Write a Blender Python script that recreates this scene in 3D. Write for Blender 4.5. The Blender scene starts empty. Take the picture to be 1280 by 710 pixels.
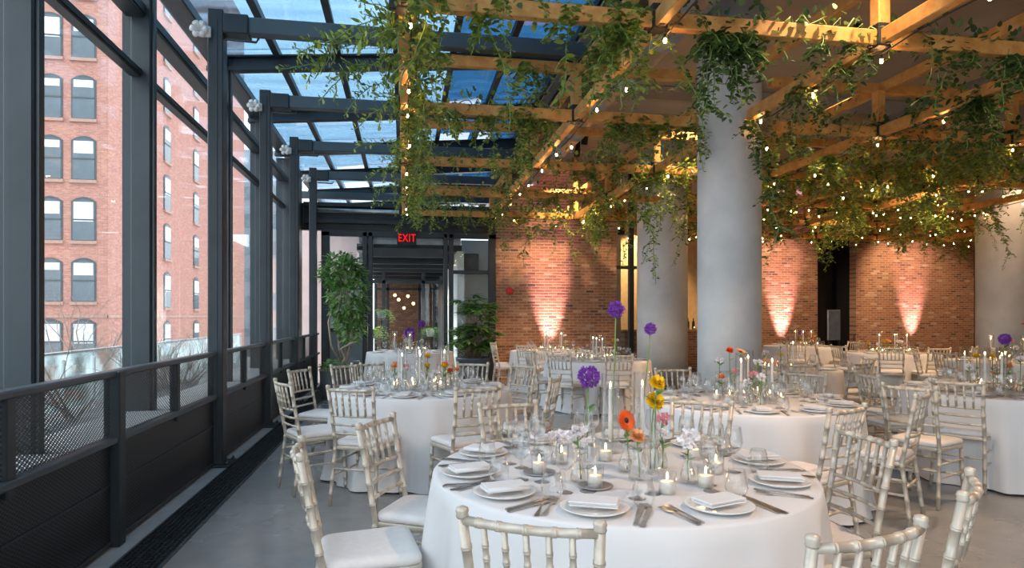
import bpy, math, random
from mathutils import Vector, Matrix
PI = math.pi
R = math.radians
scn = bpy.context.scene
COL = scn.collection
rnd = random.Random(11)

# ------------------------------------------------------------------ camera model
FOC, HZ, EYE, YAW = 800.0, 396.0, 1.45, R(9.58)
SA, CA = math.sin(YAW), math.cos(YAW)
def world(xc, d):
    return (xc * CA + d * SA, -xc * SA + d * CA)
def on(u, y, z):
    """point at height z that the photograph shows at pixel (u, y)"""
    d = (EYE - z) * FOC / (y - HZ)
    return world((u - 640) / FOC * d, d)

cam = bpy.data.cameras.new('camera')
cam.sensor_width = 36
cam.lens = FOC / 1280 * 36
cam.shift_y = (HZ - 355) / 1280
cam.clip_end = 500
co = bpy.data.objects.new('camera', cam)
COL.objects.link(co)
co.location = (0, 0, EYE)
co.rotation_euler = (PI / 2, 0, -YAW)
scn.camera = co

# ------------------------------------------------------------------ mesh builder
class MB:
    def __init__(s):
        s.v, s.f, s.sm, s.mi = [], [], [], []
    def add(s, verts, faces, smooth=False, mi=0):
        b = len(s.v)
        s.v += [tuple(p) for p in verts]
        for f in faces:
            s.f.append(tuple(b + i for i in f)); s.sm.append(smooth); s.mi.append(mi)
        return s
    def box(s, x0, x1, y0, y1, z0, z1, mi=0):
        p = [(x, y, z) for z in (z0, z1) for y in (y0, y1) for x in (x0, x1)]
        return s.add(p, [(0, 2, 3, 1), (4, 5, 7, 6), (0, 1, 5, 4), (2, 6, 7, 3), (0, 4, 6, 2), (1, 3, 7, 5)], False, mi)
    def bbox(s, x0, x1, y0, y1, z0, z1, b=.01, mi=0):
        """box with chamfered edges all round"""
        vs, fs = [], []
        X, Y, Z = (x0, x1), (y0, y1), (z0, z1)
        idx = {}
        for i in (0, 1):
            for j in (0, 1):
                for k in (0, 1):
                    sx, sy, sz = (1 - 2 * i) * b, (1 - 2 * j) * b, (1 - 2 * k) * b
                    c = (X[i], Y[j], Z[k])
                    idx[i, j, k, 0] = len(vs); vs.append((c[0], c[1] + sy, c[2] + sz))
                    idx[i, j, k, 1] = len(vs); vs.append((c[0] + sx, c[1], c[2] + sz))
                    idx[i, j, k, 2] = len(vs); vs.append((c[0] + sx, c[1] + sy, c[2]))
        g = lambda *a: idx[a]
        for i in (0, 1):
            q = [g(i, 0, 0, 0), g(i, 1, 0, 0), g(i, 1, 1, 0), g(i, 0, 1, 0)]; fs.append(q if i else q[::-1])
            q = [g(0, i, 0, 1), g(0, i, 1, 1), g(1, i, 1, 1), g(1, i, 0, 1)]; fs.append(q if i else q[::-1])
            q = [g(0, 0, i, 2), g(1, 0, i, 2), g(1, 1, i, 2), g(0, 1, i, 2)]; fs.append(q if i else q[::-1])
            for j in (0, 1):
                fl = (i + j) % 2
                q = [g(i, j, 0, 0), g(i, j, 1, 0), g(i, j, 1, 1), g(i, j, 0, 1)]; fs.append(q if fl else q[::-1])
                q = [g(i, 0, j, 0), g(i, 0, j, 2), g(i, 1, j, 2), g(i, 1, j, 0)]; fs.append(q if fl else q[::-1])
                q = [g(0, i, j, 1), g(1, i, j, 1), g(1, i, j, 2), g(0, i, j, 2)]; fs.append(q if fl else q[::-1])
                for k in (0, 1):
                    q = [g(i, j, k, 0), g(i, j, k, 1), g(i, j, k, 2)]; fs.append(q if (i + j + k) % 2 else q[::-1])
        return s.add(vs, fs, False, mi)
    def bar(s, p, q, w, h, up=(0, 0, 1), mi=0):
        p, q = Vector(p), Vector(q)
        d = (q - p).normalized(); u = Vector(up)
        r = d.cross(u).normalized() * w / 2; u = r.cross(d).normalized() * h / 2
        vs = [p - r - u, p + r - u, p + r + u, p - r + u, q - r - u, q + r - u, q + r + u, q - r + u]
        return s.add(vs, [(0, 1, 2, 3), (7, 6, 5, 4), (0, 4, 5, 1), (1, 5, 6, 2), (2, 6, 7, 3), (3, 7, 4, 0)], False, mi)
    def tube(s, pts, rad, n=8, mi=0, caps=True):
        pts = [Vector(p) for p in pts]
        if not hasattr(rad, '__len__'): rad = [rad] * len(pts)
        vs, fs, prev = [], [], None
        for i, p in enumerate(pts):
            t = (pts[min(i + 1, len(pts) - 1)] - pts[max(i - 1, 0)])
            if t.length < 1e-9: t = Vector((0, 0, 1))
            t.normalize()
            if prev is None:
                a = t.cross(Vector((0, 1, 0) if abs(t.y) < .9 else (1, 0, 0))).normalized()
            else:
                a = (prev - t * prev.dot(t)).normalized()
            prev = a; b = t.cross(a)
            for k in range(n):
                c = 2 * PI * k / n
                vs.append(p + (a * math.cos(c) + b * math.sin(c)) * rad[i])
        m = len(pts)
        for i in range(m - 1):
            for k in range(n):
                k2 = (k + 1) % n
                fs.append((i * n + k, i * n + k2, (i + 1) * n + k2, (i + 1) * n + k))
        if caps:
            fs.append(tuple(range(n))[::-1]); fs.append(tuple((m - 1) * n + k for k in range(n)))
        return s.add(vs, fs, True, mi)
    def lathe(s, prof, n=20, c=(0, 0, 0), mi=0, closed=False):
        vs, fs = [], []
        for r, z in prof:
            for k in range(n):
                a = 2 * PI * k / n
                vs.append((c[0] + r * math.cos(a), c[1] + r * math.sin(a), c[2] + z))
        m = len(prof)
        for i in range(m if closed else m - 1):
            j = (i + 1) % m
            for k in range(n):
                k2 = (k + 1) % n
                fs.append((i * n + k, i * n + k2, j * n + k2, j * n + k))
        if not closed:
            if prof[0][0] > 1e-6: fs.append(tuple(range(n))[::-1])
            if prof[-1][0] > 1e-6: fs.append(tuple((m - 1) * n + k for k in range(n)))
        return s.add(vs, fs, True, mi)
    def ball(s, c, r, n=10, m=6, sc=(1, 1, 1), mi=0):
        vs, fs = [], []
        for i in range(m + 1):
            a = PI * i / m
            for k in range(n):
                b = 2 * PI * k / n
                vs.append((c[0] + r * sc[0] * math.sin(a) * math.cos(b), c[1] + r * sc[1] * math.sin(a) * math.sin(b), c[2] + r * sc[2] * math.cos(a)))
        for i in range(m):
            for k in range(n):
                k2 = (k + 1) % n
                fs.append((i * n + k, (i + 1) * n + k, (i + 1) * n + k2, i * n + k2))
        return s.add(vs, fs, True, mi)
    def merge(s, o, M=None, mi=None):
        b = len(s.v)
        s.v += [tuple(M @ Vector(p)) for p in o.v] if M else o.v
        s.f += [tuple(b + i for i in f) for f in o.f]; s.sm += o.sm
        s.mi += o.mi if mi is None else [mi] * len(o.f)
        return s
    def build(s, name, mats, parent=None, loc=None, rot=None):
        me = bpy.data.meshes.new(name)
        me.from_pydata(s.v, [], s.f); me.update()
        me.polygons.foreach_set('use_smooth', s.sm)
        me.polygons.foreach_set('material_index', s.mi)
        for m in (mats if isinstance(mats, (list, tuple)) else [mats]): me.materials.append(m)
        o = bpy.data.objects.new(name, me); COL.objects.link(o)
        if parent: o.parent = parent
        if loc: o.location = loc
        if rot: o.rotation_euler = rot
        return o

def tag(o, label, cat, group=None, kind=None):
    o['label'] = label; o['category'] = cat
    if group: o['group'] = group
    if kind: o['kind'] = kind
    return o
def empty(name, loc=(0, 0, 0), rz=0):
    o = bpy.data.objects.new(name, None); COL.objects.link(o)
    o.empty_display_size = .1; o.location = loc; o.rotation_euler = (0, 0, rz)
    return o
def copy_tree(o, loc=None, rz=None, label=None, group=None, parent=None):
    c = o.copy(); COL.objects.link(c)
    if parent: c.parent = parent
    for ch in list(KIDS.get(o.name, ())): copy_tree(ch, parent=c)
    if loc is not None: c.location = loc
    if rz is not None: c.rotation_euler = (0, 0, rz)
    if label: c['label'] = label
    if group: c['group'] = group
    return c
KIDS = {}
def kids(o):
    """remember a finished prototype's children, so that copies need no scan of the scene"""
    def walk(p):
        KIDS[p.name] = [c for c in p.children]
        for c in p.children: walk(c)
    walk(o); return o

# ------------------------------------------------------------------ materials
class NT:
    def __init__(s, name):
        s.m = bpy.data.materials.new(name); s.m.use_nodes = True
        s.t = s.m.node_tree; s.t.nodes.clear()
        s.out = s.n('OutputMaterial')
    def n(s, typ, ins=None, **kw):
        nd = s.t.nodes.new('ShaderNode' + typ)
        for k, v in kw.items(): setattr(nd, k, v)
        for k, v in (ins or {}).items(): s.set(nd, k, v)
        return nd
    def set(s, nd, k, v):
        if isinstance(v, bpy.types.NodeSocket): s.t.links.new(v, nd.inputs[k])
        elif isinstance(v, bpy.types.Node): s.t.links.new(v.outputs[0], nd.inputs[k])
        else:
            i = nd.inputs[k]
            if hasattr(i.default_value, '__len__') and len(i.default_value) == 4 and len(v) == 3: v = (*v, 1)
            i.default_value = v
    def math(s, op, a, b=0.0, c=0.0):
        return s.n('Math', {0: a, 1: b, 2: c}, operation=op)
    def ramp(s, fac, stops, interp='LINEAR'):
        r = s.n('ValToRGB', {'Fac': fac}); cr = r.color_ramp; cr.interpolation = interp
        while len(cr.elements) < len(stops): cr.elements.new(.5)
        for e, (p, c) in zip(cr.elements, stops):
            e.position = p; e.color = (*c, 1)
        return r
    def obj(s): return s.n('TexCoord').outputs['Object']
    def noise(s, vec, scale, detail=3, rough=.5):
        return s.n('TexNoise', {'Vector': vec, 'Scale': scale, 'Detail': detail, 'Roughness': rough}).outputs['Fac']
    def pbr(s, col, rough=.5, metal=0.0, bump=None, bs=.3, bd=.01, **kw):
        p = s.n('BsdfPrincipled', {'Base Color': col, 'Roughness': rough, 'Metallic': metal})
        for k, v in kw.items(): s.set(p, k.replace('_', ' '), v)
        if bump is not None:
            s.set(p, 'Normal', s.n('Bump', {'Height': bump, 'Strength': bs, 'Distance': bd}))
        return p
    def done(s, sh):
        s.t.links.new(sh.outputs[0], s.out.inputs['Surface']); return s.m

def plain(name, col, rough=.5, metal=0.0, var=.12, scale=6, bump=0, **kw):
    t = NT(name); nz = t.noise(t.obj(), scale, 3)
    a = tuple(c * (1 - var) for c in col); b = tuple(min(1, c * (1 + var)) for c in col)
    c = t.ramp(nz, [(.3, a), (.7, b)])
    return t.done(t.pbr(c.outputs[0], rough, metal, nz if bump else None, bump, .01, **kw))
def glow(name, col, strength):
    t = NT(name); return t.done(t.n('Emission', {'Color': col, 'Strength': strength}))
def glassy(name, tint, rough=.02, gain=1.0, ior=1.45, streak=None, power=4.0):
    """thin glass: tinted transmission plus a fresnel mirror"""
    t = NT(name)
    tr = t.n('BsdfTransparent', {'Color': tint}); gl = t.n('BsdfGlossy', {'Color': (1, 1, 1), 'Roughness': rough})
    f0 = ((ior - 1) / (ior + 1)) ** 2
    fc = t.math('POWER', t.n('LayerWeight', {'Blend': .5}).outputs['Facing'], power)
    fr = t.math('MULTIPLY', t.math('MULTIPLY_ADD', fc.outputs[0], .9, f0).outputs[0], gain)
    mx = t.n('MixShader', {0: fr.outputs[0], 1: tr, 2: gl})
    if streak:
        col, amt, sc = streak
        mp = t.n('Mapping', {'Vector': t.obj(), 'Scale': sc})
        nz = t.noise(mp.outputs[0], 1.0, 4, .6)
        f = t.ramp(nz, [(.42, (0, 0, 0)), (.75, (amt, amt, amt))])
        df = t.n('AddShader', {0: t.n('BsdfTranslucent', {'Color': col}), 1: t.n('BsdfDiffuse', {'Color': tuple(c * .3 for c in col)})})
        mx = t.n('MixShader', {0: f.outputs[0], 1: mx, 2: df})
    return t.done(mx)

M = {}
M['steel'] = plain('dark_steel', (.026, .035, .041), .42, .2, .18, 3, .08)
M['steel_mid'] = plain('blue_grey_steel', (.07, .092, .105), .38, .25, .15, 2)
M['black'] = plain('black_paint', (.012, .012, .014), .6)
M['galv'] = plain('galvanised_duct', (.42, .43, .44), .35, .7, .2, 5)
M['chair'] = plain('champagne_lacquer', (.58, .515, .42), .42, .25, .12, 25)
M['cushion'] = plain('ivory_cushion', (.74, .70, .67), .75, 0, .04, 30, .15)
M['white'] = plain('white_china', (.80, .79, .77), .16, 0, .02, 8)
M['cutlery'] = plain('polished_cutlery', (.55, .54, .53), .28, 1, .12, 20)
M['wax'] = plain('candle_wax', (.92, .86, .78), .45, 0, .03, 10, 0, Subsurface_Weight=.3, Subsurface_Radius=(.03, .015, .008))
M['flame'] = glow('candle_flame', (1, .62, .25), 40)
M['bulb'] = glow('warm_bulb', (1, .50, .15), 200)
M['white_sill'] = plain('pale_sill', (.5, .52, .52), .6)
M['cord'] = plain('dark_cord', (.03, .022, .015), .6)
M['glass'] = glassy('clear_glass', (.97, .972, .97), .02, .85, 1.5, None, 2.5)
M['window'] = glassy('window_glass', (.94, .965, .975), .01, .55)
M['frost'] = glassy('balustrade_glass', (.7, .82, .82), .15, .6, 1.45, ((.85, .93, .94), .95, (1.2, 1.2, 1.2)))
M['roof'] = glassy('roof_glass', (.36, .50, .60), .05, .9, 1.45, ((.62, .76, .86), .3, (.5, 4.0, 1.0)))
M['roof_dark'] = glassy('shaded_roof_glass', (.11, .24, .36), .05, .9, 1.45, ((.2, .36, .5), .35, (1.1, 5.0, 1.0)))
M['stem'] = plain('green_stem', (.16, .26, .06), .5, 0, .2, 30)
M['soil'] = plain('soil', (.05, .035, .025), .9)
M['bark'] = plain('pale_bark', (.36, .28, .22), .8, 0, .25, 20, .3)
M['pot_navy'] = plain('navy_planter', (.09, .125, .17), .45, 0, .1, 6)
M['pot_grey'] = plain('grey_planter', (.17, .19, .2), .6, 0, .12, 6)
M['pane_curtain'] = plain('pale_green_screen', (.62, .70, .67), .6, 0, .12, 1.2)
M['pane_blue'] = plain('blue_grey_panel', (.17, .24, .29), .5, 0, .1, 1.5)
M['pink_wall'] = plain('pink_render', (.62, .46, .43), .8, 0, .1, 1.5)
M['red'] = plain('red_alarm', (.6, .03, .03), .35)
M['bottle'] = plain('dark_bottle', (.03, .045, .02), .12)
M['twig'] = plain('bare_twig', (.30, .25, .22), .8, 0, .2, 10)
M['petal_white'] = plain('white_petal', (.85, .80, .80), .6, 0, .08, 40)
M['petal_purple'] = plain('purple_petal', (.24, .05, .42), .6, 0, .35, 60)
M['petal_orange'] = plain('orange_petal', (.90, .13, .02), .5, 0, .15, 40)
M['petal_yellow'] = plain('yellow_petal', (.90, .56, .01), .55, 0, .15, 50)
M['petal_pink'] = plain('pink_petal', (.78, .36, .40), .6, 0, .2, 50)
M['petal_peach'] = plain('peach_petal', (.88, .42, .18), .6, 0, .2, 50)

def mk_cloth():
    t = NT('white_linen'); o = t.obj(); nz = t.noise(o, 260, 2)
    c = t.ramp(t.noise(o, 2, 2), [(.3, (.70, .69, .685)), (.7, (.74, .73, .725))])
    return t.done(t.pbr(c.outputs[0], .85, 0, nz, .08, .002))
M['cloth'] = mk_cloth()

def mk_wood():
    t = NT('honey_timber'); o = t.obj()
    mp = t.n('Mapping', {'Vector': o, 'Scale': (7, 7, 7)})
    nz = t.noise(mp.outputs[0], 1.0, 5, .65)
    wv = t.n('TexNoise', {'Vector': o, 'Scale': 2.2, 'Detail': 2}).outputs['Fac']
    c = t.ramp(nz, [(.3, (.44, .19, .045)), (.5, (.60, .29, .075)), (.72, (.72, .41, .13))])
    kn = t.n('TexVoronoi', {'Vector': o, 'Scale': 5.0})
    k = t.ramp(kn.outputs['Distance'], [(.0, (.15, .15, .15)), (.085, (.25, .25, .25)), (.11, (1, 1, 1))])
    mm = t.n('MixRGB', {0: .8, 1: c.outputs[0], 2: k.outputs[0]}, blend_type='MULTIPLY')
    return t.done(t.pbr(mm.outputs[0], .5, 0, nz, .1, .003))
M['wood'] = mk_wood()

def mk_leaf(name, dark, mid, light):
    t = NT(name)
    rp = t.n('NewGeometry').outputs['Random Per Island']
    c = t.ramp(rp, [(0, dark), (.55, mid), (1, light)])
    a = t.pbr(c.outputs[0], .42)
    b = t.n('BsdfTranslucent', {'Color': c.outputs[0]})
    return t.done(t.n('MixShader', {0: .35, 1: a, 2: b}))
M['leaf'] = mk_leaf('ivy_leaf', (.06, .11, .02), (.20, .29, .045), (.48, .54, .09))
M['leaf_shaded'] = mk_leaf('shaded_ivy_leaf', (.025, .06, .018), (.06, .13, .03), (.16, .25, .06))  # ivy greens darkened in the colour itself, for backlit and unlit leaves
M['leaf_tree'] = mk_leaf('tree_leaf', (.07, .17, .045), (.16, .33, .09), (.34, .52, .2))
M['leaf_palm'] = mk_leaf('palm_leaf', (.06, .16, .045), (.13, .29, .08), (.24, .42, .13))
M['leaf_fern'] = mk_leaf('fern_leaf', (.20, .42, .06), (.35, .58, .10), (.55, .75, .2))

def mk_brick(name, bw, bh, cols, mortar, mfrac=.13, axis='x', rough=.85, bump=.5):
    """running-bond brick with its own colour per brick"""
    t = NT(name); sp = t.n('SeparateXYZ', {0: t.obj()})
    hx, z = sp.outputs[0 if axis == 'x' else 1], sp.outputs[2]
    row = t.math('DIVIDE', z, bh); rf = t.math('FLOOR', row.outputs[0]); rr = t.math('FRACT', row.outputs[0])
    off = t.math('MULTIPLY', t.math('FLOORED_MODULO', rf.outputs[0], 2).outputs[0], .5)
    cx = t.math('ADD', t.math('DIVIDE', hx, bw).outputs[0], off.outputs[0])
    cf = t.math('FLOOR', cx.outputs[0]); cr = t.math('FRACT', cx.outputs[0])
    wn = t.n('TexWhiteNoise', {0: t.n('CombineXYZ', {0: cf.outputs[0], 1: rf.outputs[0]}).outputs[0]}, noise_dimensions='2D')
    c = t.ramp(wn.outputs['Value'], cols, 'CONSTANT')
    nz = t.noise(t.obj(), 9, 4, .6)
    c2 = t.n('MixRGB', {0: .45, 1: c.outputs[0], 2: t.ramp(nz, [(.3, (.55, .55, .55)), (.7, (1.25, 1.2, 1.15))]).outputs[0]}, blend_type='MULTIPLY')
    ex = t.math('MULTIPLY', t.math('MINIMUM', cr.outputs[0], t.math('SUBTRACT', 1, cr.outputs[0]).outputs[0]).outputs[0], bw / bh)
    ez = t.math('MINIMUM', rr.outputs[0], t.math('SUBTRACT', 1, rr.outputs[0]).outputs[0])
    e = t.math('MINIMUM', ex.outputs[0], ez.outputs[0])
    e2 = t.math('ADD', e.outputs[0], t.math('MULTIPLY', t.math('SUBTRACT', nz, .5).outputs[0], .12).outputs[0])
    mk = t.ramp(e2.outputs[0], [(mfrac * .6, (0, 0, 0)), (mfrac, (1, 1, 1))])
    fin = t.n('MixRGB', {0: mk.outputs[0], 1: mortar, 2: c2.outputs[0]})
    h = t.math('ADD', mk.outputs[0], t.math('MULTIPLY', nz, .5).outputs[0])
    return t.done(t.pbr(fin.outputs[0], rough, 0, h.outputs[0], bump, .02))
OLD = [(0, (.36, .16, .08)), (.25, (.41, .19, .10)), (.48, (.31, .135, .072)), (.70, (.44, .23, .125)), (.86, (.22, .10, .065)), (.91, (.52, .36, .26)), (.965, (.13, .08, .065))]
M['brick'] = mk_brick('reclaimed_brick', .2, .067, OLD, (.42, .29, .21), .19)
CITY = [(0, (.43, .20, .155)), (.3, (.47, .225, .175)), (.6, (.39, .175, .135)), (.85, (.51, .26, .21))]
M['city'] = mk_brick('city_brick', .24, .08, CITY, (.46, .28, .225), .12, 'x', .9, .1)
M['city_side'] = mk_brick('city_brick_side', .24, .08, CITY, (.38, .2, .16), .12, 'y', .9, .1)

def mk_floor():
    t = NT('polished_concrete'); o = t.obj()
    n1 = t.noise(o, .55, 5, .6); n2 = t.noise(o, 6, 4, .6)
    c = t.ramp(n1, [(.3, (.23, .235, .235)), (.55, (.285, .287, .285)), (.75, (.34, .338, .332))])
    c2 = t.n('MixRGB', {0: .35, 1: c.outputs[0], 2: t.ramp(n2, [(.3, (.7, .7, .7)), (.7, (1.2, 1.2, 1.2))]).outputs[0]}, blend_type='MULTIPLY')
    rg = t.ramp(n1, [(.3, (.20, .20, .20)), (.7, (.33, .33, .33))])
    return t.done(t.pbr(c2.outputs[0], rg.outputs[0], 0, n2, .03, .004))
M['floor'] = mk_floor()
def mk_concrete(name, a, b, sc=1.4):
    t = NT(name); o = t.obj(); n1 = t.noise(o, sc, 6, .62); n2 = t.noise(o, 30, 3)
    c = t.ramp(n1, [(.28, a), (.72, b)])
    return t.done(t.pbr(c.outputs[0], .75, 0, n2, .12, .004))
M['concrete'] = mk_concrete('column_concrete', (.42, .43, .43), (.60, .60, .59))
M['slab'] = mk_concrete('ceiling_concrete', (.34, .315, .30), (.50, .47, .45), .8)
M['curb'] = mk_concrete('curb_concrete', (.30, .31, .31), (.40, .41, .41), 3)
M['warm_wall'] = plain('ochre_plaster', (.60, .43, .20), .7)
M['plaster'] = plain('grey_plaster', (.5, .49, .47), .7)

def mk_mesh(name, pitch, hole, back=None):
    """expanded metal: diamond openings cut through (or dark when backed by a sheet)"""
    t = NT(name); sp = t.n('SeparateXYZ', {0: t.obj()})
    y = t.math('MULTIPLY', sp.outputs[1], PI / pitch); z = t.math('MULTIPLY', sp.outputs[2], PI / (pitch * .62))
    a = t.math('ABSOLUTE', t.math('SINE', t.math('ADD', y.outputs[0], z.outputs[0]).outputs[0]).outputs[0])
    b = t.math('ABSOLUTE', t.math('SINE', t.math('SUBTRACT', y.outputs[0], z.outputs[0]).outputs[0]).outputs[0])
    m = t.math('MINIMUM', a.outputs[0], b.outputs[0])
    h = t.math('GREATER_THAN', m.outputs[0], hole)
    p = t.pbr((.045, .052, .058), .35, .5)
    if back: q = t.pbr(back, .5, .2)
    else: q = t.n('BsdfTransparent')
    return t.done(t.n('MixShader', {0: h.outputs[0], 1: p, 2: q}))
M['mesh_open'] = mk_mesh('expanded_mesh', .042, .40)
M['mesh_backed'] = mk_mesh('backed_mesh', .036, .42, (.005, .006, .007))

# ------------------------------------------------------------------ sky
w = bpy.data.worlds.new('sky'); scn.world = w; w.use_nodes = True
wt = w.node_tree; wt.nodes.clear()
wo = wt.nodes.new('ShaderNodeOutputWorld'); bg = wt.nodes.new('ShaderNodeBackground')
tc = wt.nodes.new('ShaderNodeTexCoord'); nz = wt.nodes.new('ShaderNodeTexNoise'); rp = wt.nodes.new('ShaderNodeValToRGB')
nz.inputs['Scale'].default_value = 2.2; nz.inputs['Detail'].default_value = 5
rp.color_ramp.elements[0].position = .35; rp.color_ramp.elements[0].color = (.78, .88, .99, 1)
rp.color_ramp.elements[1].position = .68; rp.color_ramp.elements[1].color = (.95, .98, 1, 1)
wt.links.new(tc.outputs['Generated'], nz.inputs['Vector']); wt.links.new(nz.outputs['Fac'], rp.inputs['Fac'])
wt.links.new(rp.outputs['Color'], bg.inputs['Color']); wt.links.new(bg.outputs[0], wo.inputs['Surface'])
bg.inputs['Strength'].default_value = 2.4

vs = scn.view_settings
vs.view_transform = 'Standard'; vs.look = 'None'; vs.exposure = 0.5; vs.gamma = 1.0; vs.use_curve_mapping = False
scn.cycles.max_bounces = 12; scn.cycles.transparent_max_bounces = 32
scn.cycles.diffuse_bounces = 4; scn.cycles.glossy_bounces = 4
scn.cycles.sample_clamp_indirect = 6; scn.cycles.caustics_reflective = False; scn.cycles.caustics_refractive = False
# ================================================================== SETTING
FR = [-2.23, -.03, 2.17, 4.37, 6.58, 8.8, 11.0, 13.2]
FX = [13.2, 15.4, 17.6, 19.8, 22.0]        # frame lines of the glass hall
def struct(o, label, cat): return tag(o, label, cat, kind='structure')

fl = MB().box(-2.62, 24, -8, 27, -.25, 0).build('floor', M['floor'])
struct(fl, 'grey polished concrete floor under the tables', 'floor')
cb = MB().bbox(-1.93, -1.66, -4, 14.4, 0, .018, .006).build('trim_1', M['curb'])
struct(cb, 'pale concrete kerb strip under the mesh railing', 'kerb')
# ---- floor grate
g = empty('floor_grate', (-1.52, 5, 0)); tag(g, 'long black metal drainage grate set in the floor by the railing', 'grate')
m = MB()
for k in range(9): m.box(-.132 + k * .033 - .004, -.132 + k * .033 + .004, -9, 9.4, 0.002, .016)
for k in range(460): m.box(-.13, .13, -9 + k * .04, -9 + k * .04 + .006, .002, .012)
m.build('grating', M['steel'], g)
MB().box(-.128, .128, -9, 9.4, .0005, .0025).build('trough', M['black'], g)
m = MB()
for sx in (-1, 1): m.box(sx * .136 - .006, sx * .136 + .006, -9, 9.4, .001, .018)
m.build('frame', M['steel_mid'], g)

# ---- glass wall: one window per bay
def bay(n, y0, y1):
    wn = empty('window_%d' % n, (-2.35, y0, 0))
    struct(wn, ['', 'tall steel-framed glazed bay behind the camera', 'tall steel-framed glazed bay beside the camera', 'tall glazed bay showing arched brick windows at its edge',
                'tall glazed bay with the brick building and terrace outside', 'glazed bay just behind the first full-height steel column', 'narrow-looking glazed bay with bare twigs and maroon tower outside',
                'farthest glazed bay, beside the leafy indoor tree'][n], 'window')
    L = y1 - y0
    MB().box(-.008, .008, .05, L - .05, .62, 4.72).build('pane', M['window'], wn)
    m = MB().bbox(-.04, .13, -.055, .055, 0, 4.78, .012)
    m.box(-.12, .135, -.015, .015, .3, 4.7); m.box(.13, .15, -.03, .03, .3, 4.78)
    m.build('mullion', M['steel'], wn)
    for z, hh, dd in ((3.62, .04, .05), (4.17, .065, .08)):
        m = MB().bbox(-dd, dd, .05, L - .05, z - hh, z + hh, .01); m.box(dd, dd + .012, .05, L - .05, z - hh * .5, z + hh * .5)
        m.build('transom', M['steel'], wn)
    MB().bbox(-.12, .12, .05, L - .05, 4.68, 4.80, .012).build('head_rail', M['steel'], wn)
    MB().bbox(-.14, .36, .05, L - .05, .56, .615, .01).build('ledge', M['white_sill'], wn)
    MB().box(-.1, .1, .05, L - .05, -.2, .56).build('spandrel', M['steel'], wn)
GW = FR[:4] + [6.2] + FR[5:]
for i in range(7): bay(i + 1, GW[i], GW[i + 1])
m = MB().bbox(-2.5, -2.2, 13.26, 14.6, 0, 4.6, .01).build('wall_window_side', M['steel'])
struct(m, 'dark steel end panel of the glass wall behind the tree', 'wall')

# ---- steel columns with tie beams and rafters
for i, y in enumerate(FR):
    if i >= 4:
        c = empty('column', (-1.78, y, 0))
        struct(c, ['nearest full-height dark steel column with bolted base plate', 'second full-height dark steel column along the railing', 'third dark steel column along the railing', 'farthest dark steel column, beside the indoor tree'][i - 4], 'column')
        m = MB().bbox(-.07, .07, -.075, .075, 0.02, 4.4, .008); m.box(-.02, .02, -.082, .082, .1, 4.3)
        m.build('shaft', M['steel'], c)
        m = MB().bbox(-.15, .15, -.15, .15, .018, .045, .006)
        for sx in (-1, 1):
            for sy in (-1, 1): m.lathe([(.018, .04), (.018, .062), (.008, .064), (.008, .08), (0, .08)], 6, (sx * .115, sy * .115, 0))
        m.build('base_plate', M['steel'], c)
        m = MB().bbox(.07, .30, -.09, .09, 4.17, 4.36, .01)
        m.tube([(.1, -.1, 4.1), (.38, -.1, 4.09), (.4, -.1, 4.13)], .012, 6)
        m.build('bracket', M['steel'], c)
        # floodlight
        f = empty('floodlight', (-1.9, y - .1, 4.16))
        tag(f, ['white clustered floodlight at the top of the nearest steel column', 'white clustered floodlight high on the second steel column', 'white clustered floodlight high on the third steel column', 'white clustered floodlight high on the farthest steel column'][i - 4], 'lamp', 'floodlights on the steel columns')
        MB().bbox(-.03, .09, -.02, .02, -.05, .05, .01).build('bracket', M['white'], f)
        for k in range(6):
            a = k * 1.05
            MB().tube([(0, 0, 0), (.05 * math.cos(a), -.05, .05 * math.sin(a)), (.065 * math.cos(a), -.07, .065 * math.sin(a))], [.014, .026, .03], 8).build('lamp_head', M['white'], f)
    tb = MB().bbox(-1.72, 2.3, y - .06, y + .06, 4.19, 4.35, .01).build('tie_beam', M['steel_mid'])
    nm = ['behind the camera', 'above the camera', 'just ahead of the camera', 'nearest in view', 'from the nearest steel column', 'from the second steel column', 'from the third steel column', 'from the farthest steel column'][i]
    struct(tb, 'level blue-grey steel tie beam under the glass roof, ' + nm, 'beam')
    m = MB()
    for dz in (0, .17): m.bar((-2.5, y, 4.62 + dz), (2.35, y, 5.0 + dz), .14, .022)
    m.bar((-2.5, y, 4.705), (2.35, y, 5.085), .03, .17)
    m.bar((-2.5, y - .03, 4.64), (2.35, y - .03, 5.02), .05, .06)
    struct(m.build('rafter', M['steel']), 'sloping dark steel roof rafter carrying glass, ' + nm, 'beam')
# ---- glass roof, one glazed bay between rafters
RX = [-2.42, -1.63, -.86, -.1, .66, 1.42, 2.3]
rz = lambda x: 4.83 + (x + 2.5) * .0784
ORDW = ['first', 'second', 'third', 'fourth']
def roof_bay(n, y0, y1, where):
    r = empty('window_%d' % n, (0, y0, 0))
    struct(r, 'blue glass roof bay with dark glazing bars ' + where, 'skylight')
    L = y1 - y0
    for k in range(6):
        a, b = RX[k], RX[k + 1]
        m = MB(); z0, z1 = rz(a) + .06, rz(b) + .06
        m.add([(a, 0, z0), (b, 0, z1), (b, L, z1), (a, L, z0), (a, 0, z0 + .016), (b, 0, z1 + .016), (b, L, z1 + .016), (a, L, z0 + .016)],
              [(3, 2, 1, 0), (4, 5, 6, 7), (0, 1, 5, 4), (1, 2, 6, 5), (2, 3, 7, 6), (3, 0, 4, 7)])
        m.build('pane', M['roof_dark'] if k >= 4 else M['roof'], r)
    for x in RX:
        m = MB().bar((x, 0, rz(x)), (x, L, rz(x)), .055, .12); m.bar((x, 0, rz(x) - .05), (x, L, rz(x) - .05), .085, .018)
        m.build('glazing_bar', M['steel'], r)
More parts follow.
